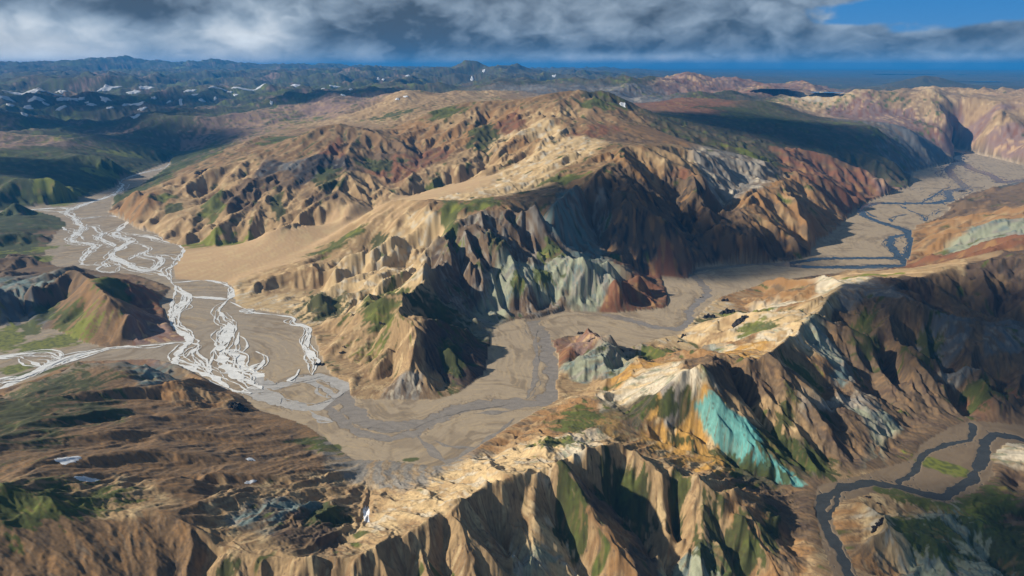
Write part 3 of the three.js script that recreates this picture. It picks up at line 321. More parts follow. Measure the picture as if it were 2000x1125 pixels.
const CHANNELS2 = [[6.5, [[1690, 1190], [1660, 1125], [1643, 1088], [1625, 1048], [1608, 1018], [1602, 993], [1614, 970], [1650, 950], [1705, 943], [1763, 952], [1813, 967], [1850, 973], [1864, 955], [1896, 938], [1920, 898], [1924, 863], [1940, 849], [1976, 853], [2001, 860], [2080, 866]]], [3.5, [[1755, 943], [1786, 921], [1796, 898], [1813, 883], [1851, 868], [1894, 860], [1902, 844], [1898, 828]]], [3.5, [[1611, 1015], [1634, 990], [1634, 974], [1640, 955]]]].map(([w, l]) => ({ w, l: l.map((p) => byH([p[0], p[1], FLAT2H])), y: FLAT2H }));
const segs = [];
for (const c of [...CHANNELS, ...CHANNELS2]) if (c.w >= 6 && Math.hypot(c.l[0][0], c.l[0][1]) < (c.w >= 9 ? 9000 : 1900) || c.y) {
  let along = segs.length * 3;
  for (let i = 0; i + 1 < c.l.length; i++) { const dx = c.l[i + 1][0] - c.l[i][0], dz = c.l[i + 1][1] - c.l[i][1]; segs.push({ ax: c.l[i][0], az: c.l[i][1], dx, dz, w: c.w, s: along }); along += Math.hypot(dx, dz) / 60; }
}
for (const s of segs) s.q = s.dx * s.dx + s.dz * s.dz;
function toWater(x, z, hit) {                                        // metres to the nearest bank, negative in the water; hit.s along the channel
  let m = 1e9;
  for (const s of segs) {
    const t = clamp(((x - s.ax) * s.dx + (z - s.az) * s.dz) / s.q), ex = x - s.ax - t * s.dx, ez = z - s.az - t * s.dz, d = Math.sqrt(ex * ex + ez * ez) - s.w;
    if (d < m) { m = d; if (hit) { hit.s = s.s + t * Math.sqrt(s.q) / 60; hit.w = s.w; } }
  }
  return m;
}

// which survey points and moss patches can matter round a place
const CELL = 0.05, near = new Map();
function nearby(T, U) {
  const ct = Math.floor(T / CELL), cu = Math.floor(U / CELL), key = ct * 4096 + cu;
  let e = near.get(key);
  if (!e) {
    const t = (ct + 0.5) * CELL, u = (cu + 0.5) * CELL, d = seeds.map((s) => Math.hypot(s.t - t, (s.u - u) * 0.8)), far = [...d].sort((p, q) => p - q)[1] + CELL * 1.6;
    e = { s: seeds.filter((_, i) => d[i] < far), m: MOSS.filter((b) => { const r = Math.hypot(b.x, b.z); return Math.hypot(Math.atan2(b.x, -b.z) - t, Math.log(r) - u) < 2.1 * Math.max(b.a, b.b) / r + CELL; }) };
    near.set(key, e);
  }
  return e;
}
// ------------------------------------------------------------------ the land: one sheet of triangles, finer close by
const NT = 1140, A0 = -0.82, A1 = 0.82, rows = [];
for (let r = 430; r < 57500;) { rows.push(r); r += r * 0.0024 * Math.pow(r / 1000, 0.45); }
const NR = rows.length, NV = NT * NR, pos = new Float32Array(NV * 3), col = new Float32Array(NV * 3), steep = new Float32Array(NV), kindOf = new Uint8Array(NV), regionOf = new Uint8Array(NV);
const hit = { s: 0 }, mix = (o, c, t) => { o[0] += (c[0] - o[0]) * t; o[1] += (c[1] - o[1]) * t; o[2] += (c[2] - o[2]) * t; };
const REGIONS = [  // name, label, category, points on it
  ['hill', 'cream and ochre hill with sharp pale spurs below a mossy brown plateau', 'hill', [[800, 480], [860, 420], [750, 430], [650, 540], [560, 570], [930, 400], [900, 470]]],
  ['hill', 'tan pyramid hill with mossy back slope standing in the bend of the grey river', 'hill', [[765, 640], [720, 690], [850, 700], [700, 600], [880, 620], [630, 590]]],
  ['cliff', 'grey green crumbling crag rising straight from the sandy river bed', 'cliff', [[1060, 540], [1150, 550], [1240, 570], [1000, 560], [980, 500]]],
  ['hill', 'blue grey and sage scree slopes between the mossy plateau and the dark crags', 'hill', [[1090, 430], [1150, 430], [1040, 460], [1150, 470]]],
  ['cliff', 'dark brown rocky crags above the narrows of the river', 'cliff', [[1300, 420], [1250, 380], [1400, 450], [1500, 470], [1350, 480], [1280, 490]]],
  ['hill', 'highest rounded summit with brown top and orange gullied flank', 'mountain', [[1140, 200], [1050, 230], [950, 240], [900, 290], [1000, 290], [1200, 230]]],
  ['ridge', 'pale cream serrated ridge running down to the pink dry valley', 'ridge', [[1060, 310], [1000, 340], [950, 360], [1130, 285]]],
  ['hill', 'brown domed hill with a black rock band across its tan spurs', 'hill', [[660, 260], [600, 300], [560, 360], [650, 340], [700, 300], [500, 340], [450, 360], [740, 340]]],
  ['hill', 'small striped orange and tan pyramid hills beside the braided river', 'hill', [[270, 395], [310, 420], [350, 430]]],
  ['hill', 'dark heath plateau sloping towards the blue river valley', 'hill', [[1500, 240], [1650, 260], [1750, 280], [1400, 250], [1550, 300]]],
  ['hill', 'orange brown spurs ending at the bend of the blue river', 'hill', [[1520, 410], [1600, 360], [1650, 380], [1450, 340], [1350, 310], [1580, 430]]],
  ['hill', 'sunlit tan and pale hill range beyond the upper river valley', 'hill', [[1700, 200], [1820, 195], [1900, 220], [1980, 220], [1600, 205], [1950, 280]]],
  ['hill', 'orange and dark striped slope on the outer bank of the blue river', 'hill', [[1900, 420], [1850, 460], [1980, 400], [1830, 500], [1750, 530]]],
  ['mountain', 'dark brown furrowed mountain face above the small mossy valley', 'mountain', [[1800, 650], [1900, 600], [1700, 600], [1950, 700], [1850, 750], [1950, 540]]],
  ['ridge', 'narrow pale ridge with a sunlit edge and striped dark flank', 'ridge', [[1560, 640], [1600, 580], [1600, 720], [1650, 800], [1520, 700]]],
  ['hill', 'grey topped peak with a turquoise scree slide down its flank', 'hill', [[1340, 740], [1420, 820], [1500, 890], [1450, 740], [1300, 780]]],
  ['hill', 'multicoloured low slope of cream, orange and pale blue clay patches', 'hill', [[1420, 640], [1350, 680], [1480, 600], [1500, 640]]],
  ['hill', 'small red and sage hill with a jagged dark tip beside the grey river', 'hill', [[1140, 660], [1180, 720], [1230, 710], [1120, 750]]],
  ['ridge', 'long cream crested ridge with deep mossy gullies below it', 'ridge', [[1223, 880], [1080, 940], [900, 1000], [1350, 950], [1000, 900], [1200, 1020], [1450, 1030], [700, 1100], [1000, 1060]]],
  ['hill', 'low ochre hill with mossy hollows between the grey river and the cream ridge', 'hill', [[1130, 810], [1060, 820], [1330, 830], [1200, 820]]],
  ['slope', 'broad brown ribbed slope falling to the sandy river plain', 'hill', [[300, 820], [200, 880], [450, 900], [100, 800], [250, 730], [550, 880], [600, 960], [400, 960]]],
  ['slope', 'rounded bare brown ribs below a patch of moss', 'hill', [[220, 1060], [350, 1060], [100, 1080], [450, 1100]]],
  ['hill', 'low orange and moss knoll inside the loop of the small dark stream', 'hill', [[1700, 1010], [1800, 1050], [1900, 1050], [1740, 1080]]],
  ['slope', 'mossy striped bank on the outer side of the small dark stream', 'hill', [[1980, 950], [1990, 1040], [1980, 885]]],
  ['hill', 'reddish brown pyramid hills beside the white braided river', 'hill', [[145, 550], [200, 620], [280, 630], [50, 570], [260, 550]]],
  ['hill', 'low dark mossy mounds on the outer bank of the braided river', 'hill', [[40, 440], [40, 510]]],
  ['hill', 'green mossy hills beyond the grey gravel valley', 'hill', [[100, 350], [200, 330], [50, 380], [150, 300], [280, 300]]],
  ['mountain', 'green and brown upland with scattered snow patches under the cloud', 'mountain', [[100, 230], [300, 220], [450, 200], [200, 180], [350, 270], [600, 180], [50, 270], [500, 160]]],
  ['hill', 'hazy tan gullied hills behind the brown dome', 'hill', [[720, 215], [800, 200], [650, 235], [520, 240], [860, 200]]],
  ['mountain', 'dark cone mountain standing on the skyline', 'mountain', [[926, 140], [1000, 145], [850, 160], [1000, 175]]],
  ['mountain', 'purple and red hazy mountains behind the highest summit', 'mountain', [[1320, 170], [1420, 175], [1230, 175], [1350, 205]]],
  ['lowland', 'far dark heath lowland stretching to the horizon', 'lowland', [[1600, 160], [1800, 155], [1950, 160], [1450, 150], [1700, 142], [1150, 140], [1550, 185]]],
];
const regionSeeds = [];
REGIONS.forEach((R, k) => { for (const [px, py] of R[3]) { const [x, z] = cast(px, py); regionSeeds.push([Math.atan2(x, -z), Math.log(Math.hypot(x, z)), k]); } });
for (let u = 0; u < NR; u++) {
  const r = rows[u], dr = r * 0.0024 * Math.pow(r / 1000, 0.45), sp = r * 0.00144, spc = Math.sqrt(sp * Math.min(dr, sp * 3));
  for (let t = 0; t < NT; t++) {
    const i = u * NT + t, a = lerp(A0, A1, t / (NT - 1)), x = r * Math.sin(a), z = -r * Math.cos(a), e = Math.max(4, r * 0.004);
    const gx = (sample(REL.smooth, x + e, z) - sample(REL.smooth, x - e, z)) / (2 * e), gz = (sample(REL.smooth, x, z + e) - sample(REL.smooth, x, z - e)) / (2 * e), slope = Math.hypot(gx, gz);
    const away = sample(REL.away, x, z), cell = REL.step * r;
    let h = sample(REL.h, x, z);
    const c = [0, 0, 0];
    let kind = 0;
    const here = nearby(a, Math.log(r));
    const flat = r < 6500 && away < cell * 0.6;
    const f1 = fbm(x / 90, z / 90, 4), f2 = fbm(x / 400 + 31, z / 400, 3);
    if (!flat) {
      const big = sample(FIELD[0], x, z), fine = sample(FIELD[1], x, z), crag = sample(FIELD[2], x, z), on = sstep(cell * 0.6, 45 + cell, away);
      const vary = (0.75 + 0.5 * f2 + 0.35 * f1) * lerp(1, 0.5, sstep(4200, 5200, r));
      h += gullies(x + 14 * f1, z + 14 * f2, gx, gz, spc, big * vary, fine * (0.9 + 0.5 * f1), 0.78) * sstep(cell * 0.6, 40 + cell, away);
      if (crag > 0.04) { let s = 0, A = 1, w = 64; for (let o = 0; o < 5 && w > spc * 2; o++) { s += A * (0.5 - Math.abs(noise(x / w + o * 13, z / w))); A *= 0.58; w *= 0.48; } h += s * crag * 15 * Math.min(1, slope * 2 + 0.15) * on; }
      if (r < 2500) h += (0.5 * noise(x / 9, z / 9) + (0.25 + 0.7 * crag) * noise(x / 4 + 5, z / 4)) * on;
      const far = lerp(sstep(2700, 4600, r), sstep(4200, 7000, r), sstep(-0.45, -0.3, a));
      if (far > 0) {
        const A = Math.min(r, 10000) * lerp(0.022, 0.019, sstep(-0.2, 0, a)) * far * lerp(1, lerp(1, 0.45, sstep(8500, 10000, r)), sstep(0.1, 0.3, a));
        let s = 0, am = 1, w = 1500, px = x, pz = z;
        for (let o = 0; o < 6 && w > sp * 2; o++) { const n = 1 - 2 * Math.abs(noise(px / w + 7 * o, pz / w)); s += am * n; am *= 0.5; w *= 0.47; px += 90 * n; }
        h += A * (s - 0.6) * 0.62 * sstep(80, 1000, away) * lerp(1, lerp(0.95, 0.4, sstep(0.05, 0.3, a)), sstep(9500, 12500, r)) * (1 - 0.6 * sstep(25000, 40000, r));
      }
      if (r > 1000 && r < 6500 && away < 400) h = Math.max(h, 0.7 + 0.02 * Math.min(away, 60));
      // cover
      const wt = (38 * f1 * (r < 3500 ? 1 : 1.8) + 30 * f2) / r, wu = (38 * fbm(x / 80 - 50, z / 80 + 20, 3) * (r < 3500 ? 1 : 1.8)) / r * 1.3, T = a + wt, U = Math.log(r) + wu;
      let d1 = 1e9, d2 = 1e9, s1 = null, s2 = null;
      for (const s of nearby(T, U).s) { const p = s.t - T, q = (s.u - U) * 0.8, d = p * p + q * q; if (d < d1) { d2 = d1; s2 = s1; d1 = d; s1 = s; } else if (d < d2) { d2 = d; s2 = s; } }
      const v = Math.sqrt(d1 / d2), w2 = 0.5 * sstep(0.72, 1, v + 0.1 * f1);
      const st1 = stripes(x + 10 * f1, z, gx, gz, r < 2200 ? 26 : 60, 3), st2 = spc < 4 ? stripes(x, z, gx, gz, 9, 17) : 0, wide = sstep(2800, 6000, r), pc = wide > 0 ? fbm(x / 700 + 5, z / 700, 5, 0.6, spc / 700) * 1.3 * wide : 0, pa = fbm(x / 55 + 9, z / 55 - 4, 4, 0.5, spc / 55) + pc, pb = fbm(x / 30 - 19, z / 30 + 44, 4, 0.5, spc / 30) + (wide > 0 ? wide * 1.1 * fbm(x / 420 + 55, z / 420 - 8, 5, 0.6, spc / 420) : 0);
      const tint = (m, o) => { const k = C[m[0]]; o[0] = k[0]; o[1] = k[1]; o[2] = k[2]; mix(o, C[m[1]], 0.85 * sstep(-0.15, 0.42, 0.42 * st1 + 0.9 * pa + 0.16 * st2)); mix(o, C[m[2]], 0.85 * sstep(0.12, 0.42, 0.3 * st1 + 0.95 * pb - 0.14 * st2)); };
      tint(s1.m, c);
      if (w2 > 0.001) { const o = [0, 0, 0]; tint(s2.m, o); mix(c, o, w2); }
      // turquoise scree
      if (Math.abs(x - TURQ[0][0]) < 400 && r < 1300) { const d = polyDist(TURQ, x + 3 * pb, z + 3 * pa) + 5 * pb + 2 * st2; if (d > -4) { const o = [...C.teal]; mix(o, C.sage, 0.4 * sstep(0.1, 0.5, pa + 0.2 * st2)); mix(c, o, 0.92 * sstep(-3, 3, d)); } }
      // dark rubble grains
      const grain = sstep(5, 1.5, spc), gr = grain * fbm(x / 5, z / 5, 2), rub = sstep(0.38, 0.6, gr + 0.25 * pb + 0.1 * crag);
      mix(c, C.choc, 0.7 * rub);
      const st3 = spc < 2.6 ? stripes(x + 3 * pb, z + 3 * pa, gx, gz, 4.6, 29) : 0;
      mix(c, C.umber, 0.6 * sstep(0.72, 0.95, st2 + 0.35 * pb) + 0.35 * sstep(0.6, 0.95, st3 + 0.5 * pa)); mix(c, C.pale, 0.12 * sstep(0.7, 0.95, -st2 + 0.5 * pa - 0.3 * crag));
      const g2 = 1 + grain * (0.2 * noise(x / 2.6, z / 2.6) + 0.16 * noise(x / 7 + 3, z / 7)) + 0.14 * st2 + 0.1 * st3;
      c[0] *= g2; c[1] *= g2; c[2] *= g2;
      // moss
      let mv = (s1.m[6] * (1 - w2) + s2.m[6] * w2), cov = sstep(0.46 - mv * 0.9, 0.6 - mv * 0.9, 0.75 * fbm(x / 75 + 77, z / 75, 5, 0.5, spc / 75) + 0.7 * pc + 0.28 * st1 + (mv > 0.001 ? 0 : -2)), mk = pa + 0.3;
      for (const b of here.m) {
        const ex = x - b.x, ez = z - b.z, p = (ex * -b.uz + ez * b.ux) / b.a, q = (ex * b.ux + ez * b.uz) / b.b, d = p * p + q * q;
        if (d > 4) continue;
        const k = sstep(-0.12, 0.16, 1.15 - Math.sqrt(d) + 1.0 * pa + 0.35 * st1 + 0.28 * st2 + 0.35 * gr);
        if (k > 0.01) { cov = Math.max(cov, k); mk = b.kind === 2 ? 1.2 : b.kind === 1 ? 0.5 + pa : pa - 0.05; }
      }
      if (cov > 0) { const o = [...C.moss]; mix(o, C.green, sstep(0, 0.5, mk)); mix(o, C.lime, sstep(0.55, 1.1, mk + 0.4 * pb)); const g = 1 + 0.35 * grain * noise(x / 4, z / 4) + 0.4 * gr + 0.25 * pb; mix(o, C.brown, 0.5 * sstep(0.2, 0.5, pb + 0.3 * st2)); o[0] *= g; o[1] *= g; o[2] *= g; mix(c, o, 0.92 * cov); if (cov > 0.5) kind = 1; }
    }
    if (r < 6500 && away < 70 + cell) {
      const d0 = toWater(x, z, hit), n1 = fbm(x / 26, z / 26, 3), n2 = noise(x / 9, z / 9), small = Math.max(0, 0.55 * dr - 4);
      let d = d0 - small + (1.5 + 0.75 * hit.w) * n1 + 1.6 * n2 + 0.45 * hit.w * noise(hit.s * 2.2, 3.7);
      if (d0 < 60 && d > 3) { const br = Math.abs(fbm(x / 85 + 0.5 * n1 + 60, z / 120 + 0.4 * n2, 2)) * 85 - 0.8 - small * 0.6 + 0.12 * d0; if (br < d) d = Math.max(br, d - 40); }
      if (flat) {
        kind = 2;
        const bar = 0.42 + 0.12 * n1 + 0.1 * Math.sin(d0 / 7 + 5 * n1 + 3 * noise(hit.s, 0.5)), wl = sample(REL.h, x, z) > FLAT2H / 2 ? FLAT2H : 0;
        h = wl + lerp(-1.1, clamp(bar, 0.25, 0.62), sstep(-2.5, 2.5, d));
        // sand bars drawn out along the channels
        const n3 = fbm(x / 130 + 3, z / 130, 3), dry = 0.5 + 0.5 * noise(d0 / 16 + 2.5 * n3, hit.s * 0.5) + 0.5 * n3, fin = noise(d0 / 5.5 + 3.5 * n3 + 0.8 * n1, hit.s * 0.8 + 40);
        const west = sstep(-250, -750, x + 120 * n1) * sstep(1200, 1500, r + 60 * n1);
        const k = C.sand; c[0] = k[0]; c[1] = k[1]; c[2] = k[2];
        mix(c, C.gravel, clamp(0.2 + 0.65 * west)); mix(c, C.silt, 0.7 * sstep(0.6, 0.8, dry + 0.3 * n1)); mix(c, C.silt, 0.45 * sstep(0.07, 0.0, Math.abs(fbm(x / 190 + 4 + n1 * 0.1, z / 190, 3)) - 0.01)); mix(c, C.silt, 0.35 * sstep(0.25, 0.7, fin)); mix(c, C.cream, 0.35 * sstep(0.15, 0.6, -fin + 0.5 * n1));
        if (wl) mix(c, C.umber, 0.75);
        const wet = sstep(5, 0, d); mix(c, C.silt, 0.8 * wet);
        for (const b of here.m) { if (b.kind === 0) continue; const ex = x - b.x, ez = z - b.z, p = (ex * -b.uz + ez * b.ux) / b.a, q = (ex * b.ux + ez * b.uz) / b.b, dd = Math.sqrt(p * p + q * q); if (dd < 2) { const kk = sstep(-0.05, 0.15, 1 - dd + 0.7 * n1) * sstep(0, 3, d); if (kk > 0) { const o = [...(b.kind === 2 ? C.lime : C.green)]; mix(o, C.green, sstep(-0.2, 0.4, n2)); mix(c, o, 0.9 * kk); } } }
        const g = 1 + 0.07 * noise(x / 2.5, z / 2.5) + 0.06 * n2; c[0] *= g; c[1] *= g; c[2] *= g;
      }
    }
    steep[i] = 0.8 + 0.8 * sample(FIELD[2], x, z);
    pos[i * 3] = x; pos[i * 3 + 1] = h; pos[i * 3 + 2] = z;
    for (let k = 0; k < 3; k++) col[i * 3 + k] = clamp(c[k], 0.008, 0.8);
    kindOf[i] = kind;
    if ((u & 1) === 0 && (t & 1) === 0) {
      let m = 1e9, best = 0; const T = a + 14 * f1 / r, U = Math.log(r) + 14 * f2 / r;
      for (const s of regionSeeds) { const d = (s[0] - T) ** 2 + 0.7 * (s[1] - U) ** 2; if (d < m) { m = d; best = s[2]; } }
      regionOf[i] = best;
    }
  }
}
// lone needles where survey lines cross are levelled
for (let u = 1; u + 1 < NR; u++) for (let t = 1; t + 1 < NT; t++) {
  const i = u * NT + t, y = (k) => pos[k * 3 + 1], m = (y(i - 1) + y(i + 1) + y(i - NT) + y(i + NT)) / 4, lim = 0.7 * rows[u] * 0.00144 + 0.15 * (rows[u + 1] - rows[u]);
  if (kindOf[i] !== 2 && Math.abs(y(i) - m) > lim) pos[i * 3 + 1] = m + lim * Math.sign(y(i) - m);
}
// loose ground slips until no slope is steeper than it can stand
for (let it = 0; it < 14; it++) for (let u = 1; u + 1 < NR && rows[u] < 16000; u++) {
  const r = rows[u], dr = rows[u + 1] - r, sp = r * (A1 - A0) / (NT - 1);
  for (let t = 1; t + 1 < NT; t++) {
    const i = u * NT + t;
    if (kindOf[i] === 2) continue;
    const lim = steep[i];
    for (const [j, d] of [[i + 1, sp], [i + NT, dr]]) {
      if (kindOf[j] === 2) continue;
      const e = pos[i * 3 + 1] - pos[j * 3 + 1], x = Math.abs(e) - lim * d;
      if (x > 0) { const q = 0.3 * x * Math.sign(e); pos[i * 3 + 1] -= q; pos[j * 3 + 1] += q; }
    }
  }
}
const groundAt = (x, z) => {
  const r = Math.hypot(x, z), ft = clamp((Math.atan2(x, -z) - A0) / (A1 - A0) * (NT - 1), 0, NT - 1.001);
  let lo = 0, up = NR - 1; while (up - lo > 1) { const m = (lo + up) >> 1; if (rows[m] > r) up = m; else lo = m; }
  const fu = clamp((r - rows[lo]) / (rows[up] - rows[lo])), it = ft | 0, b = ft - it, q = lo * NT + it;
  return lerp(lerp(pos[q * 3 + 1], pos[q * 3 + 4], b), lerp(pos[(q + NT) * 3 + 1], pos[(q + NT) * 3 + 4], b), fu);
};
function castGround(px, py) {
  const d = rayOf(px, py), n = Math.hypot(d[0], d[2]);
  let r = 450; for (; r < 56000; r *= 1.0012) { const t = r / n; if (EYE + d[1] * t < groundAt(d[0] * t, d[2] * t)) break; }
  const t = r / n; return [d[0] * t, d[2] * t, r];
}
const GROUND = new THREE.MeshStandardMaterial({ vertexColors: true, roughness: 0.95, metalness: 0 });
GROUND.name = 'bare earth';
const put = (o, label, category, kind, group) => { o.userData = { label, category, ...(kind ? { kind } : {}), ...(group ? { group } : {}) }; o.castShadow = o.receiveShadow = true; if (!o.parent) scene.add(o); return o; };
const taken = {}, numbered = (n) => { const k = taken[n] = (taken[n] ?? -1) + 1; return k ? n + '_' + String(k).padStart(3, '0') : n; };
{
  const nf = (NT - 1) * (NR - 1) * 2, idx = new Uint32Array(nf * 3), own = new Uint8Array(nf);
  let f = 0;
  const PLAIN = REGIONS.length, MOSSY = PLAIN + 1, DALE = PLAIN + 2, total = PLAIN + 3;
  for (let u = 0; u + 1 < NR; u++) for (let t = 0; t + 1 < NT; t++) {
    const a = u * NT + t, reg = regionOf[(u & ~1) * NT + (t & ~1)];
    for (const tri of [[a, a + 1, a + NT], [a + 1, a + NT + 1, a + NT]]) {
      idx.set(tri, f * 3);
      const k = tri.map((v) => kindOf[v]), plain = k.filter((v) => v === 2).length, moss = k.filter((v) => v === 1).length;
      own[f++] = plain >= 2 ? (pos[tri[0] * 3 + 1] > FLAT2H / 2 ? DALE : PLAIN) : moss >= 2 ? MOSSY : reg;
    }
  }
  const g = new THREE.BufferGeometry();
  g.setAttribute('position', new THREE.BufferAttribute(pos, 3)); g.setIndex(new THREE.BufferAttribute(idx, 1)); g.computeVertexNormals();
  const nor = g.attributes.normal.array, counts = new Uint32Array(total), map = new Int32Array(NV);
  for (let i = 0; i < nf; i++) counts[own[i]]++;
  for (let k = 0; k < total; k++) {
    if (!counts[k]) continue;
    map.fill(-1);
    const ix = new Uint32Array(counts[k] * 3), vs = []; let n = 0;
    for (let i = 0; i < nf; i++) if (own[i] === k) for (let j = 0; j < 3; j++) { const v = idx[i * 3 + j]; if (map[v] < 0) { map[v] = vs.length; vs.push(v); } ix[n++] = map[v]; }
    const P = new Float32Array(vs.length * 3), N = new Float32Array(vs.length * 3), K = new Float32Array(vs.length * 3);
    for (let i = 0; i < vs.length; i++) for (let j = 0; j < 3; j++) { P[i * 3 + j] = pos[vs[i] * 3 + j]; N[i * 3 + j] = nor[vs[i] * 3 + j]; K[i * 3 + j] = col[vs[i] * 3 + j]; }
    const p = new THREE.BufferGeometry();
    p.setAttribute('position', new THREE.BufferAttribute(P, 3)); p.setAttribute('normal', new THREE.BufferAttribute(N, 3)); p.setAttribute('color', new THREE.BufferAttribute(K, 3)); p.setIndex(new THREE.BufferAttribute(ix, 1));
    const R = k < PLAIN ? REGIONS[k] : k === PLAIN ? ['river_plain', 'flat sandy river plain of gravel bars and silt between the hills', 'river plain'] : k === DALE ? ['valley_floor', 'narrow brown floor of the small valley with the dark stream', 'valley'] : ['moss', 'dark and bright green moss cover on slopes and gullies', 'moss'];
    const o = new THREE.Mesh(p, GROUND); o.name = numbered(R[0]);
    put(o, R[1], R[2], k === MOSSY ? 'stuff' : 'structure');
  }
}
// ------------------------------------------------------------------ water, lying in the channels
const SILTY = (() => {                                               // clouds of sediment carried by the water
  const n = 512, d = new Uint8Array(n * n * 4);
  for (let j = 0; j < n; j++) for (let i = 0; i < n; i++) { const w = fbm(i / 90 + 3, j / 60, 4), v = clamp(0.84 + 0.3 * fbm(i / 46 + 2 * w, j / 20 + 2.5 * w, 5) + 0.12 * noise(i / 4, j / 4)), q = (j * n + i) * 4; d[q] = 255 * v; d[q + 1] = 255 * clamp(v * 1.005); d[q + 2] = 255 * clamp(v * 1.01); d[q + 3] = 255; }
  const t = new THREE.DataTexture(d, n, n); t.wrapS = t.wrapT = THREE.MirroredRepeatWrapping; t.magFilter = THREE.LinearFilter; t.needsUpdate = true; return t;
})();
const flowUV = (g) => { const p = g.attributes.position, uv = new Float32Array(p.count * 2); for (let i = 0; i < p.count; i++) { uv[2 * i] = p.getX(i) / 230; uv[2 * i + 1] = p.getZ(i) / 230; } return g.setAttribute('uv', new THREE.BufferAttribute(uv, 2)); };
function sheet(name, label, pts, y, mat, category = 'river', more = []) {
  const s = new THREE.Shape(pts.map(([x, z]) => new THREE.Vector2(x, -z))), g = new THREE.ShapeGeometry(s).rotateX(-Math.PI / 2).translate(0, y, 0);
  g.deleteAttribute('uv'); mat.map = SILTY;
  const o = new THREE.Mesh(flowUV(more.length ? mergeGeometries([g, ...more]) : g), mat); o.name = numbered(name); return put(o, label, category, 'structure');
}
// thin strands: ribbons of shallow water that part from a channel and join it again
function ribbons(filter, many) {
  const gs = [];
  const lay = (pts, w, y) => {
    const P = [], X = [];
    for (let i = 0; i < pts.length; i++) {
      const a = pts[Math.max(0, i - 1)], b = pts[Math.min(pts.length - 1, i + 1)], n = Math.hypot(b[0] - a[0], b[1] - a[1]) || 1, k = w * (0.62 + 0.9 * Math.max(-0.5, noise(i * 0.21 + w * 9, y * 300)) + 0.35 * noise(i * 0.8, w)) * Math.min(1, 0.3 + 3 * Math.min(i, pts.length - 1 - i) / pts.length), ox = -(b[1] - a[1]) / n * k, oz = (b[0] - a[0]) / n * k;
      P.push(pts[i][0] + ox, y, pts[i][1] + oz, pts[i][0] - ox, y, pts[i][1] - oz);
      if (i) X.push(2 * i - 2, 2 * i, 2 * i - 1, 2 * i - 1, 2 * i, 2 * i + 1);
    }
    const g = new THREE.BufferGeometry(); g.setAttribute('position', new THREE.Float32BufferAttribute(P, 3)); g.setIndex(X);
    g.setAttribute('normal', new THREE.Float32BufferAttribute(P.map((_, i) => (i % 3 === 1 ? 1 : 0)), 3)); gs.push(g);
  };
  let y = 0.66;
  for (const c of CHANNELS) {
    if (!filter(c.l[c.l.length >> 1])) continue;
    const curve = new THREE.CatmullRomCurve3(c.l.map((p) => new THREE.Vector3(p[0], 0, p[1])), false, 'catmullrom', 0.5), len = curve.getLength(), pts = (a, b, off, wob) => {
      const n = Math.max(6, Math.ceil((b - a) * len / 7)), out = [], side = rnd() < 0.5 ? -1 : 1, ph = rnd() * 100;
      for (let i = 0; i <= n; i++) { const s = a + (b - a) * i / n, v = curve.getPoint(s), tn = curve.getTangent(s), o = off * side * Math.pow(Math.max(0, Math.sin(Math.PI * i / n)), 0.7) + wob * noise(i * 0.16 + ph, off) + wob * 0.4 * noise(i * 0.5, ph); out.push([v.x - tn.z * o, v.z + tn.x * o]); }
      return out;
    };
    if (!segs.some((q) => q.ax === c.l[0][0] && q.az === c.l[0][1])) { lay(pts(0, 1, 0, 1.5 + c.w * 0.4), c.w * 1.6, y); y += 0.002; }
    const n = Math.round(many * len / 90);
    for (let k = 0; k < n; k++) {
      const a = rnd() * 0.85, l = (60 + 200 * rnd()) / len, b = Math.min(1, a + l), off = (c.w * 0.6 + 5 + 26 * rnd() * rnd()), q = pts(a, b, off, 5);
      if (q.every(([x, z]) => inPlain(x, z))) { lay(q, 1.4 + 2.8 * rnd() * rnd(), y); y += 0.0015; }
    }
  }
  return gs;
}
const at0 = (l) => l.map((p) => byH([p[0], p[1], 0]));
const MILK_GLARE = new THREE.MeshPhysicalMaterial({ color: new THREE.Color().setRGB(0.88, 0.89, 0.88), roughness: 0.32, ior: 1.33 }), SILT = new THREE.MeshPhysicalMaterial({ color: new THREE.Color().setRGB(0.31, 0.275, 0.235), roughness: 0.16, ior: 1.33 }), CLEAR = new THREE.MeshPhysicalMaterial({ color: new THREE.Color().setRGB(0.075, 0.11, 0.15), roughness: 0.14, ior: 1.33 });  // left river: sky and sun glare painted in as near-white base colour over silt
const MIXED_GLARE = new THREE.MeshPhysicalMaterial({ color: new THREE.Color().setRGB(0.5, 0.48, 0.45), roughness: 0.24, ior: 1.33 });  // weaker painted glare, a step between the white water and the silty water
sheet('river', 'milky braided river with white glare painted into its colour, winding over the gravel plain', at0([[360, 300], [200, 330], [-160, 420], [-200, 800], [0, 770], [150, 715], [350, 720], [470, 778], [487, 740], [520, 735], [560, 700], [640, 690], [628, 640], [570, 610], [470, 590], [470, 550], [350, 540], [370, 480], [340, 460], [260, 430], [250, 410], [300, 350]]), 0, MILK_GLARE, 'river', ribbons((m) => m[0] < -250 && Math.hypot(m[0], m[1]) > 1330, 3.4));
sheet('river', 'pale grey pool with weaker painted glare where the milky river joins the silty one', at0([[470, 778], [487, 740], [520, 735], [560, 700], [640, 690], [700, 750], [664, 772], [630, 800], [640, 862], [560, 826], [500, 808]]), 0, MIXED_GLARE, 'river', ribbons((m) => m[0] < -250 && Math.hypot(m[0], m[1]) <= 1330, 1.2));
sheet('river', 'grey silty river bending round the tan pyramid hill', at0([[640, 862], [630, 800], [664, 772], [700, 750], [700, 786], [950, 740], [960, 635], [1310, 600], [1300, 535], [1540, 505], [1545, 530], [1400, 590], [1370, 620], [1330, 660], [1200, 684], [1090, 660], [1100, 784], [882, 912], [690, 902]]), 0, SILT, 'river', ribbons((m) => m[0] > -250 && m[0] < 560 && Math.hypot(m[0], m[1]) < 2200, 0.25));
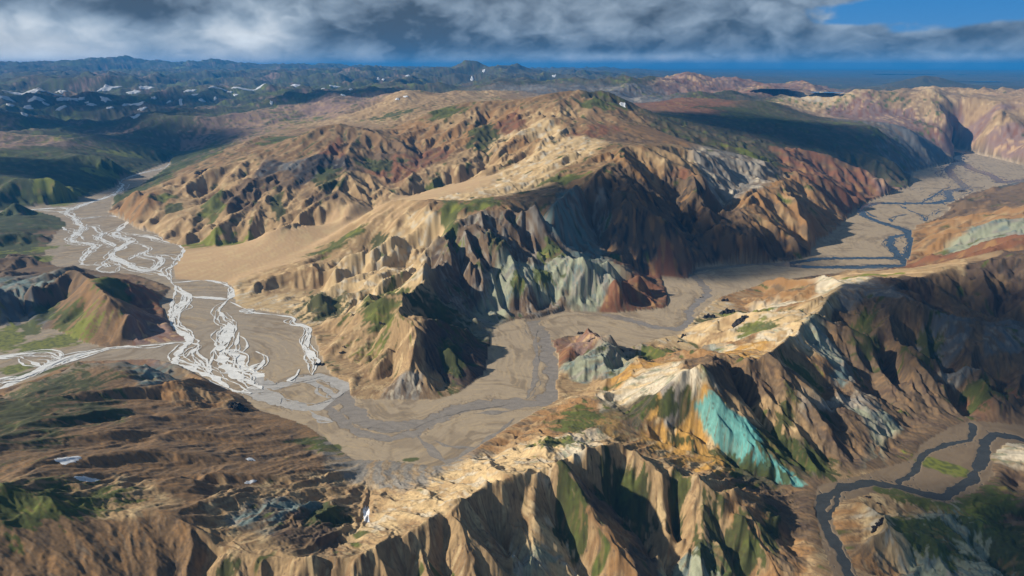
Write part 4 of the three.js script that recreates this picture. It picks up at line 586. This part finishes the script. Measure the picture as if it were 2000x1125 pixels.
sheet('river', 'dark blue braided river in the upper valley', at0([[1540, 505], [1590, 470], [1690, 395], [1790, 330], [1845, 283], [2200, 320], [2200, 340], [1860, 425], [1800, 440], [1800, 520], [1700, 535], [1545, 530]]), 0, CLEAR, 'river', ribbons((m) => m[0] >= 560, 1.3));
sheet('stream', 'small dark grey stream looping through the mossy valley', FLATW2, FLAT2H, new THREE.MeshPhysicalMaterial({ color: new THREE.Color().setRGB(0.06, 0.065, 0.065), roughness: 0.14, ior: 1.33 }), 'stream');

// far lakes
for (const [px, py, w, d, label] of [[1780, 146, 70, 700, 'long thin bright lake far out on the lowland'], [1510, 181, 44, 160, 'small blue lake beside the purple mountains'], [1605, 180, 34, 140, 'small blue lake between two dark low hills'], [1905, 160, 36, 300, 'thin pale lake beyond the dark round hill']]) {
  const D = castGround(px, py)[2], c = castGround(px, py), k = Math.hypot(c[0], c[1]), W = w * D / LENS, pts = [];
  let y = -1e9; for (let i = 0; i < 24; i++) y = Math.max(y, groundAt(c[0] + Math.cos(i) * W * 0.5, c[1] + Math.sin(i) * d * 0.5));
  for (let i = 0; i < 40; i++) { const a = i / 40 * 2 * Math.PI, q = 1 + 0.35 * noise(Math.cos(a) * 2 + px, Math.sin(a) * 2), e = Math.cos(a) * W * q, f = Math.sin(a) * d * q; pts.push([c[0] + e * -c[1] / k + f * c[0] / k, c[1] + e * c[0] / k + f * c[1] / k]); }
  sheet('lake', label, pts, y + 2, new THREE.MeshPhysicalMaterial({ color: new THREE.Color().setRGB(0.12, 0.2, 0.24), roughness: 0.05, ior: 1.33 }), 'lake');
}
// ------------------------------------------------------------------ snow lying in the hollows
const SNOW = new THREE.MeshStandardMaterial({ color: new THREE.Color().setRGB(0.62, 0.66, 0.72), roughness: 0.8 });
function snow(px, py, rx, ry, turn, label, group) {
  const c = castGround(px, py), r = c[2], ux = c[0] / r, uz = c[1] / r, up = castGround(px, py - ry), dn = castGround(px, py + ry);
  const W = rx * r / LENS, L = clamp(Math.hypot(up[0] - dn[0], up[1] - dn[1]) / 2, ry * r / LENS * 1.3, ry * r / LENS * (r > 3000 ? 3 : 4)), n = 30, rings = 5, v = [0, 0, 0], ix = [], lift = r < 2000 ? 0.35 : 0.25 + r * 0.0006, ca = Math.cos(turn), sa = Math.sin(turn), gy = groundAt(c[0], c[1]);
  v[1] = lift;
  for (let k = 1; k <= rings; k++) for (let i = 0; i < n; i++) {
    const a = i / n * 2 * Math.PI, q = (1 + 0.42 * noise(Math.cos(a) * 1.6 + px, Math.sin(a) * 1.6 + py) + 0.22 * noise(Math.cos(a) * 4 + py, Math.sin(a) * 4)) * k / rings;
    const p = Math.cos(a) * q, w = Math.sin(a) * q + 0.3 * p * p * Math.sin(px), e = (p * ca - w * sa) * W, f = (p * sa + w * ca) * L, x = e * -uz + f * ux, z = e * ux + f * uz;
    v.push(x, groundAt(c[0] + x, c[1] + z) - gy + (k === rings ? -lift : lift), z);
  }
  for (let i = 0; i < n; i++) { ix.push(0, 1 + i, 1 + (i + 1) % n); for (let k = 0; k < rings - 1; k++) { const a = 1 + k * n + i, b = 1 + k * n + (i + 1) % n; ix.push(a, a + n, b, b, a + n, b + n); } }
  const g = new THREE.BufferGeometry(); g.setAttribute('position', new THREE.Float32BufferAttribute(v, 3)); g.setIndex(ix); g.computeVertexNormals();
  if (g.attributes.normal.getY(0) < 0) { g.setIndex(ix.map((_, i) => ix[i - i % 3 + [0, 2, 1][i % 3]])); g.computeVertexNormals(); }
  const o = new THREE.Mesh(g, SNOW); o.name = numbered('snow_patch'); o.position.set(c[0], gy, c[1]);
  put(o, label, 'snow patch', null, group);
}
for (const s of [[212, 173, 17, 4.5, 0.3], [5, 190, 14, 3, 0], [72, 191, 12, 4, 0.1], [122, 194, 10, 3, 0], [143, 194, 9, 2, -0.2], [159, 194, 6, 3, -0.2], [206, 195, 8, 5, 0.4], [245, 206, 11, 3.5, -0.2], [260, 181, 10, 4, 0], [287, 173, 13, 3, 0.1], [270, 202, 13, 2.5, 0.1], [382, 185, 17, 3, -0.2], [372, 178, 11, 2, -0.1], [425, 173, 15, 1.6, 0], [468, 173, 20, 2, 0], [395, 197, 7, 2.5, -0.3], [354, 204, 3, 5, 0], [47, 222, 5, 7, 0.3], [55, 211, 7, 3, 0], [120, 212, 9, 3, -0.2], [182, 207, 9, 3, -0.3], [215, 211, 7, 2.4, 0], [279, 213, 8, 2.4, 0], [266, 227, 9, 5, 0], [70, 178, 42, 4, 0], [120, 178, 9, 3, 0.3], [30, 183, 18, 2.5, 0], [507, 171, 11, 1.6, 0], [577, 167, 13, 2.6, 0.1], [652, 170, 10, 2, 0.2], [632, 173, 4, 1.6, 0], [685, 175, 4, 3.4, 0], [671, 186, 5, 3.4, 0], [739, 155, 3, 2.6, 0], [749, 156, 2.6, 1.6, 0], [796, 148, 4, 1.4, 0], [530, 201, 3, 3.4, 0], [460, 186, 5, 2, 0], [450, 180, 4, 1.6, 0], [420, 192, 3, 3, 0], [170, 201, 4, 2, 0], [20, 204, 6, 2, 0], [90, 204, 5, 2, 0], [300, 192, 5, 2, 0], [330, 200, 5, 1.6, 0]]) snow(...s, 'small old snow patch on the hazy blue upland', 'snow patches on the upland');
for (const [a, label] of [[[776, 194, 4, 2.4, 0], 'small snow patch in a hollow of the hazy tan hills'], [[793, 189, 5, 2, 0], 'small snow patch high on the hazy tan hills behind the brown dome'], [[922, 156, 3, 3, 0], 'tiny snow patch on the cone mountain foot'], [[945, 140, 3, 2.4, 0], 'tiny snow patch high on the cone mountain'], [[1217, 207, 6, 2.5, -0.5], 'narrow snow streak on the shoulder of the highest summit'], [[1082, 150, 4, 2.4, 0], 'tiny snow patch beside the cone mountain'], [[716, 1004, 8, 17, 0], 'white snow patch in the gully below the cream crested ridge'], [[132, 896, 22, 5, 0.1], 'forked snow patch on the brown ribbed slope above the moss'], [[172, 937, 20, 4, -0.05], 'flat snow patch at the edge of the moss on the brown slope'], [[489, 897, 9, 3.5, 0.1], 'tiny snow patch low on the brown ribbed slope'], [[490, 942, 12, 3, 0.2], 'thin snow strip in a fold of the brown slope']]) snow(...a, label);

// ------------------------------------------------------------------ dark lava outcrops and boulders
const LAVA = [0.028, 0.045, 0.02].map((v, i) => new THREE.MeshStandardMaterial({ color: new THREE.Color().setRGB(v * [1, 1.15, 1.1][i], v * 0.95, v * [1.02, 0.8, 1][i]), roughness: 0.9, flatShading: true }));
const rockShapes = [0, 1, 2, 3, 4].map((k) => {
  const g = new THREE.IcosahedronGeometry(1, 3), p = g.attributes.position;
  for (let i = 0; i < p.count; i++) { const x = p.getX(i), y = p.getY(i), z = p.getZ(i), d = 0.72 + 0.5 * noise(x * 1.1 + k * 7, z * 1.1 + y * 1.3) + 0.75 * Math.abs(noise(x * 2.3 + k, y * 2.3 - z * 2)) + 0.3 * Math.abs(noise(x * 6, z * 6 + y * 5 + k)), q = y > 0 ? 1 - 0.45 * y : 1.15; p.setXYZ(i, x * d * q, y * d * 1.25, z * d * q); }
  return g.computeVertexNormals(), g;
});
function outcrop(px, py, w, tall, n, label, mat = 0) {               // w: width in metres
  const c = castGround(px, py), gs = [], gy = groundAt(c[0], c[1]);
  n = n * 2 + 1;
  for (let i = 0; i < n; i++) {
    const ox = n > 1 ? (i / (n - 1) - 0.5) * w * 0.8 + (rnd() - 0.5) * w * 0.15 : 0, oz = (rnd() - 0.5) * w * 0.4, s = w * (n > 1 ? 0.1 + 0.12 * rnd() : 0.4), y = groundAt(c[0] + ox, c[1] + oz) - gy;
    gs.push(rockShapes[(i + Math.floor(px)) % 5].clone().rotateY(rnd() * 6).scale(s, s * tall * (0.7 + 0.6 * rnd()), s * 0.9).translate(ox, y + s * tall * 0.1, oz));
  }
  const o = new THREE.Mesh(mergeGeometries(gs), LAVA[mat]); o.name = numbered('rock_outcrop'); o.position.set(c[0], gy, c[1]); put(o, label, 'rock');
}
outcrop(626, 712, 20, 0.9, 3, 'black lava block at the foot of the tan pyramid hill by the river');
outcrop(463, 796, 34, 0.7, 5, 'black jagged knob on the edge of the brown ribbed slope');
outcrop(668, 690, 11, 0.7, 2, 'dark boulder low on the left flank of the tan pyramid hill'.replace('left ', 'lit '));
outcrop(672, 677, 8, 0.7, 2, 'pair of dark stones above the boulder on the tan pyramid hill');
outcrop(745, 632, 12, 0.5, 2, 'dark blotch of rock below the tip of the tan pyramid hill');
outcrop(1383, 620, 26, 1.0, 5, 'row of black pinnacles lowest above the river bend');
outcrop(1417, 588, 18, 1.2, 3, 'black crag cluster highest on the mossy bank of the river bend');
outcrop(1420, 612, 34, 1.1, 6, 'largest cluster of black crags on the mossy bank');
outcrop(1445, 628, 30, 1.0, 5, 'sloping row of black rocks between moss and orange clay');
outcrop(1334, 658, 12, 1.5, 2, 'lone black rock spire standing in moss beside the sandy flat');
outcrop(1370, 581, 12, 0.7, 2, 'dark islet of rock in the pale sand inside the river bend');
outcrop(1328, 668, 12, 0.6, 2, 'low dark stone pile beside the lone spire');
outcrop(1136, 652, 22, 1.0, 4, 'dark red jagged crest of the small red and sage hill', 1);
outcrop(1155, 664, 14, 0.8, 3, 'dark stones trailing down from the jagged crest', 1);
outcrop(397, 337, 60, 0.55, 5, 'black rock cap on the crest of the tan spurs');
outcrop(1713, 1028, 13, 0.9, 6, 'dark purple boulder heap on the orange knoll', 2);
outcrop(1697, 972, 8, 0.7, 2, 'small dark boulder pair beside the stream bank', 2);
outcrop(1716, 984, 6, 0.9, 2, 'small dark stones on the cream rib of the knoll', 2);
outcrop(1215, 685, 9, 0.8, 2, 'dark boulders beside the yellow peak');
outcrop(1880, 374, 36, 0.6, 3, 'dark rock lip above the upper river valley');
outcrop(1230, 685, 7, 0.7, 2, 'small grey stones on the saddle above the mossy flat', 1);
// ------------------------------------------------------------------ sky: broken cloud, brighter towards the sun
{
  const W = 4096, H = 2048, data = new Float32Array(W * H * 4);
  // cloud masses seen above the hills: column, row, half width, half height, brightness, cover
  const masses = [[150, 142, 320, 14, 0.35, 0.6], [1400, 118, 600, 9, 0.06, 0.4], [1780, 60, 60, 10, 0.1, -0.8], [1640, 45, 50, 8, 0.1, -0.7], [30, 146, 110, 24, 0.75, 0.8], [60, 70, 110, 44, 0.34, 0.3], [210, 12, 120, 22, -0.28, 0.4], [230, 128, 280, 22, 0.3, 0.6], [360, 70, 80, 22, 0.12, 0.3], [490, 80, 80, 44, 0.38, 0.5], [610, 75, 60, 34, -0.1, 0.5], [800, 62, 90, 34, -0.2, 0.5], [700, 100, 60, 20, 0.14, 0.4], [1000, 30, 240, 60, 0.03, 0.6], [1120, 92, 300, 14, -0.1, 0.6], [950, 124, 130, 8, -0.02, -0.2], [1250, 112, 150, 7, 0.2, 0.0], [1150, 124, 200, 6, 0, -0.3], [1600, 75, 160, 24, -0.05, 0.5], [1500, 124, 200, 6, 0.05, -0.2], [1700, 20, 120, 16, 0.06, -0.9], [1900, 16, 120, 24, 0, -1.6], [1960, 78, 130, 26, -0.04, 0.6], [1450, 30, 100, 40, 0.02, 0.4], [1900, 112, 130, 7, 0.16, 0.0], [1750, 126, 300, 6, 0.02, -0.3]].map(([px, py, rx, ry, b, c]) => { const d = rayOf(px, py), n = Math.hypot(d[0], d[2]); return [Math.atan2(d[0], -d[2]), Math.atan2(d[1], n), rx / LENS, ry / LENS, b, c]; });
  for (let j = 0; j < H; j++) {
    const el = ((j + 0.5) / H - 0.5) * Math.PI;
    if (el < -0.03) { for (let i = 0; i < W; i++) data.set([0.12, 0.12, 0.12, 1], (j * W + i) * 4); continue; }
    const low = el < 0.13, oct = low ? 6 : 4, se = Math.max(Math.sin(el), 0.001);
    const fine = low ? 1 : 4;
    for (let i = 0; i < W; i += fine) {
      const lon = ((i + 0.5) / W - 0.5) * 2 * Math.PI, x = Math.cos(lon), z = Math.sin(lon), az = Math.atan2(x, -z);
      const dot = Math.cos(az - SUN_AZ) * Math.cos(el) * Math.cos(SUN_EL) + Math.sin(el) * Math.sin(SUN_EL), near = Math.exp((dot - 1) * 2.2);
      // one layer of cloud overhead, banks of it piled towards the horizon
      const k = 1 / (se + 0.16), ux = x * k * 1.7, uz = z * k * 1.7;
      const over = fbm(ux + 3, uz + 8, oct), back = sstep(2.2, 3, Math.abs(az));
      const bank = lerp(fbm(az * 6 + 2, el * 12 + 5 + 0.5 * over, low ? 6 : 3), over, back), puff = low ? lerp(fbm(az * 19 + 1.1 * bank + 4, el * 34 + 11 + 1.1 * bank, 6, 0.55), over, back) : over;
      const up = sstep(0.05, 0.25, el);
      let cover = 0.62 + lerp(0.8 * bank + 0.45 * puff, 1.1 * over - 0.05, up), bright = lerp(0.19, 0.065, up) + lerp(0.16 * bank + 0.3 * puff, 0.07 * over, up) + 0.24 * near;
      if (el < 0.25 && Math.abs(az) < 1) { let b = 0, c = 0; for (const m of masses) { const p = (az - m[0]) / m[2], q = (el - m[1]) / m[3], d = p * p + q * q; if (d < 9) { const g = Math.exp(-d); b += g * m[4]; c += g * m[5]; } } bright += b; cover += c; }
      const a = sstep(0.05, 0.42, cover), lum = clamp(bright, 0.075, 1.0), hz = Math.exp(-el * 22), warm = sstep(0.2, 0.7, lum);
      const sky = [lerp(0.012, 0.2, hz * 0.8) + 0.08 * near, lerp(0.16, 0.34, hz * 0.8) + 0.08 * near, lerp(0.42, 0.48, hz) + 0.08 * near], cl = [lum * lerp(0.74, 0.97, warm), lum * lerp(0.93, 1.03, warm), lum * lerp(1.12, 1.06, warm)];
      const q = (j * W + i) * 4;
      for (let n = 0; n < 3; n++) data[q + n] = lerp(sky[n], cl[n], a * 0.94);
      data[q + 3] = 1;
    }
    for (let i = 0; fine > 1 && i < W; i++) { const m = i % fine; if (m) { const q = (j * W + i) * 4, a = (j * W + i - m) * 4, b = (j * W + (i - m + fine) % W) * 4; for (let n = 0; n < 4; n++) data[q + n] = lerp(data[a + n], data[b + n], m / fine); } }
  }
  const tex = new THREE.DataTexture(data, W, H, THREE.RGBAFormat, THREE.FloatType);
  tex.mapping = THREE.EquirectangularReflectionMapping; tex.magFilter = tex.minFilter = THREE.LinearFilter; tex.needsUpdate = true;
  scene.background = tex; scene.environment = tex;
}

// ------------------------------------------------------------------ clouds over the valley, whose shadows lie on the land
const CLOUDY = new THREE.MeshStandardMaterial({ color: new THREE.Color().setRGB(0.8, 0.8, 0.8), roughness: 1, transparent: true, opacity: 0.38 });
function cloud(x, z, rx, rz, up, label) {                            // (x, z): where its shadow falls
  const parts = [], n = 22, off = up / Math.tan(SUN_EL), cx = x + Math.sin(SUN_AZ) * off, cz = z - Math.cos(SUN_AZ) * off, s = Math.min(rx, rz);
  for (let i = 0; i < n; i++) {
    const a = i * 2.4, q = Math.sqrt((i + 0.5) / n) * 0.86, R = s * (0.24 + 0.2 * rnd()) * (1.15 - 0.5 * q), g = new THREE.IcosahedronGeometry(1, 3), p = g.attributes.position;
    const ox = Math.cos(a) * q * rx, oz = Math.sin(a) * q * rz, oy = R * 0.3 * rnd();
    for (let k = 0; k < p.count; k++) { const vx = p.getX(k), vy = p.getY(k), vz = p.getZ(k), d = 1 + 0.22 * noise(vx * 1.8 + i * 3, vz * 1.8 + vy) + 0.1 * noise(vx * 4 + i, vy * 4 - vz * 3); p.setXYZ(k, ox + vx * R * d * 1.25, oy + Math.max(vy, -0.45) * R * d * 0.62, oz + vz * R * d * 1.25); }
    g.computeVertexNormals(); parts.push(g);
  }
  const o = new THREE.Mesh(mergeGeometries(parts), CLOUDY); o.name = numbered('cloud'); o.position.set(cx, up, cz);
  put(o, label, 'cloud', 'structure');
}
cloud(1130, -1250, 300, 420, 1500, 'unseen cloud added to shade the dark furrowed mountain face');  // added out of view to darken a face that already turns from the sun
cloud(760, -690, 330, 170, 1400, 'small cloud that shades the small mossy valley');
cloud(-760, -560, 260, 200, 1500, 'small cloud that shades the bare brown ribs');
cloud(640, -2150, 330, 250, 1600, 'small cloud that shades the dark rocky crags');
cloud(2050, -4300, 620, 520, 2300, 'broad cloud that shades the dark heath plateau');
cloud(-3300, -6000, 900, 800, 2900, 'broad cloud that shades the snowy upland');
cloud(-1300, -7300, 900, 600, 2900, 'cloud that shades the upland behind the brown dome');
cloud(-2300, -5000, 700, 420, 2600, 'cloud that shades the near edge of the upland');
cloud(-4200, -8200, 1500, 900, 3300, 'long cloud that shades the snowy end of the upland');
cloud(-2250, -3600, 420, 300, 2000, 'small cloud that shades the green mossy hills');
scene.fog = new THREE.FogExp2(new THREE.Color().setRGB(0.03, 0.35, 0.95), 0.00004);
renderer.render(scene, camera);
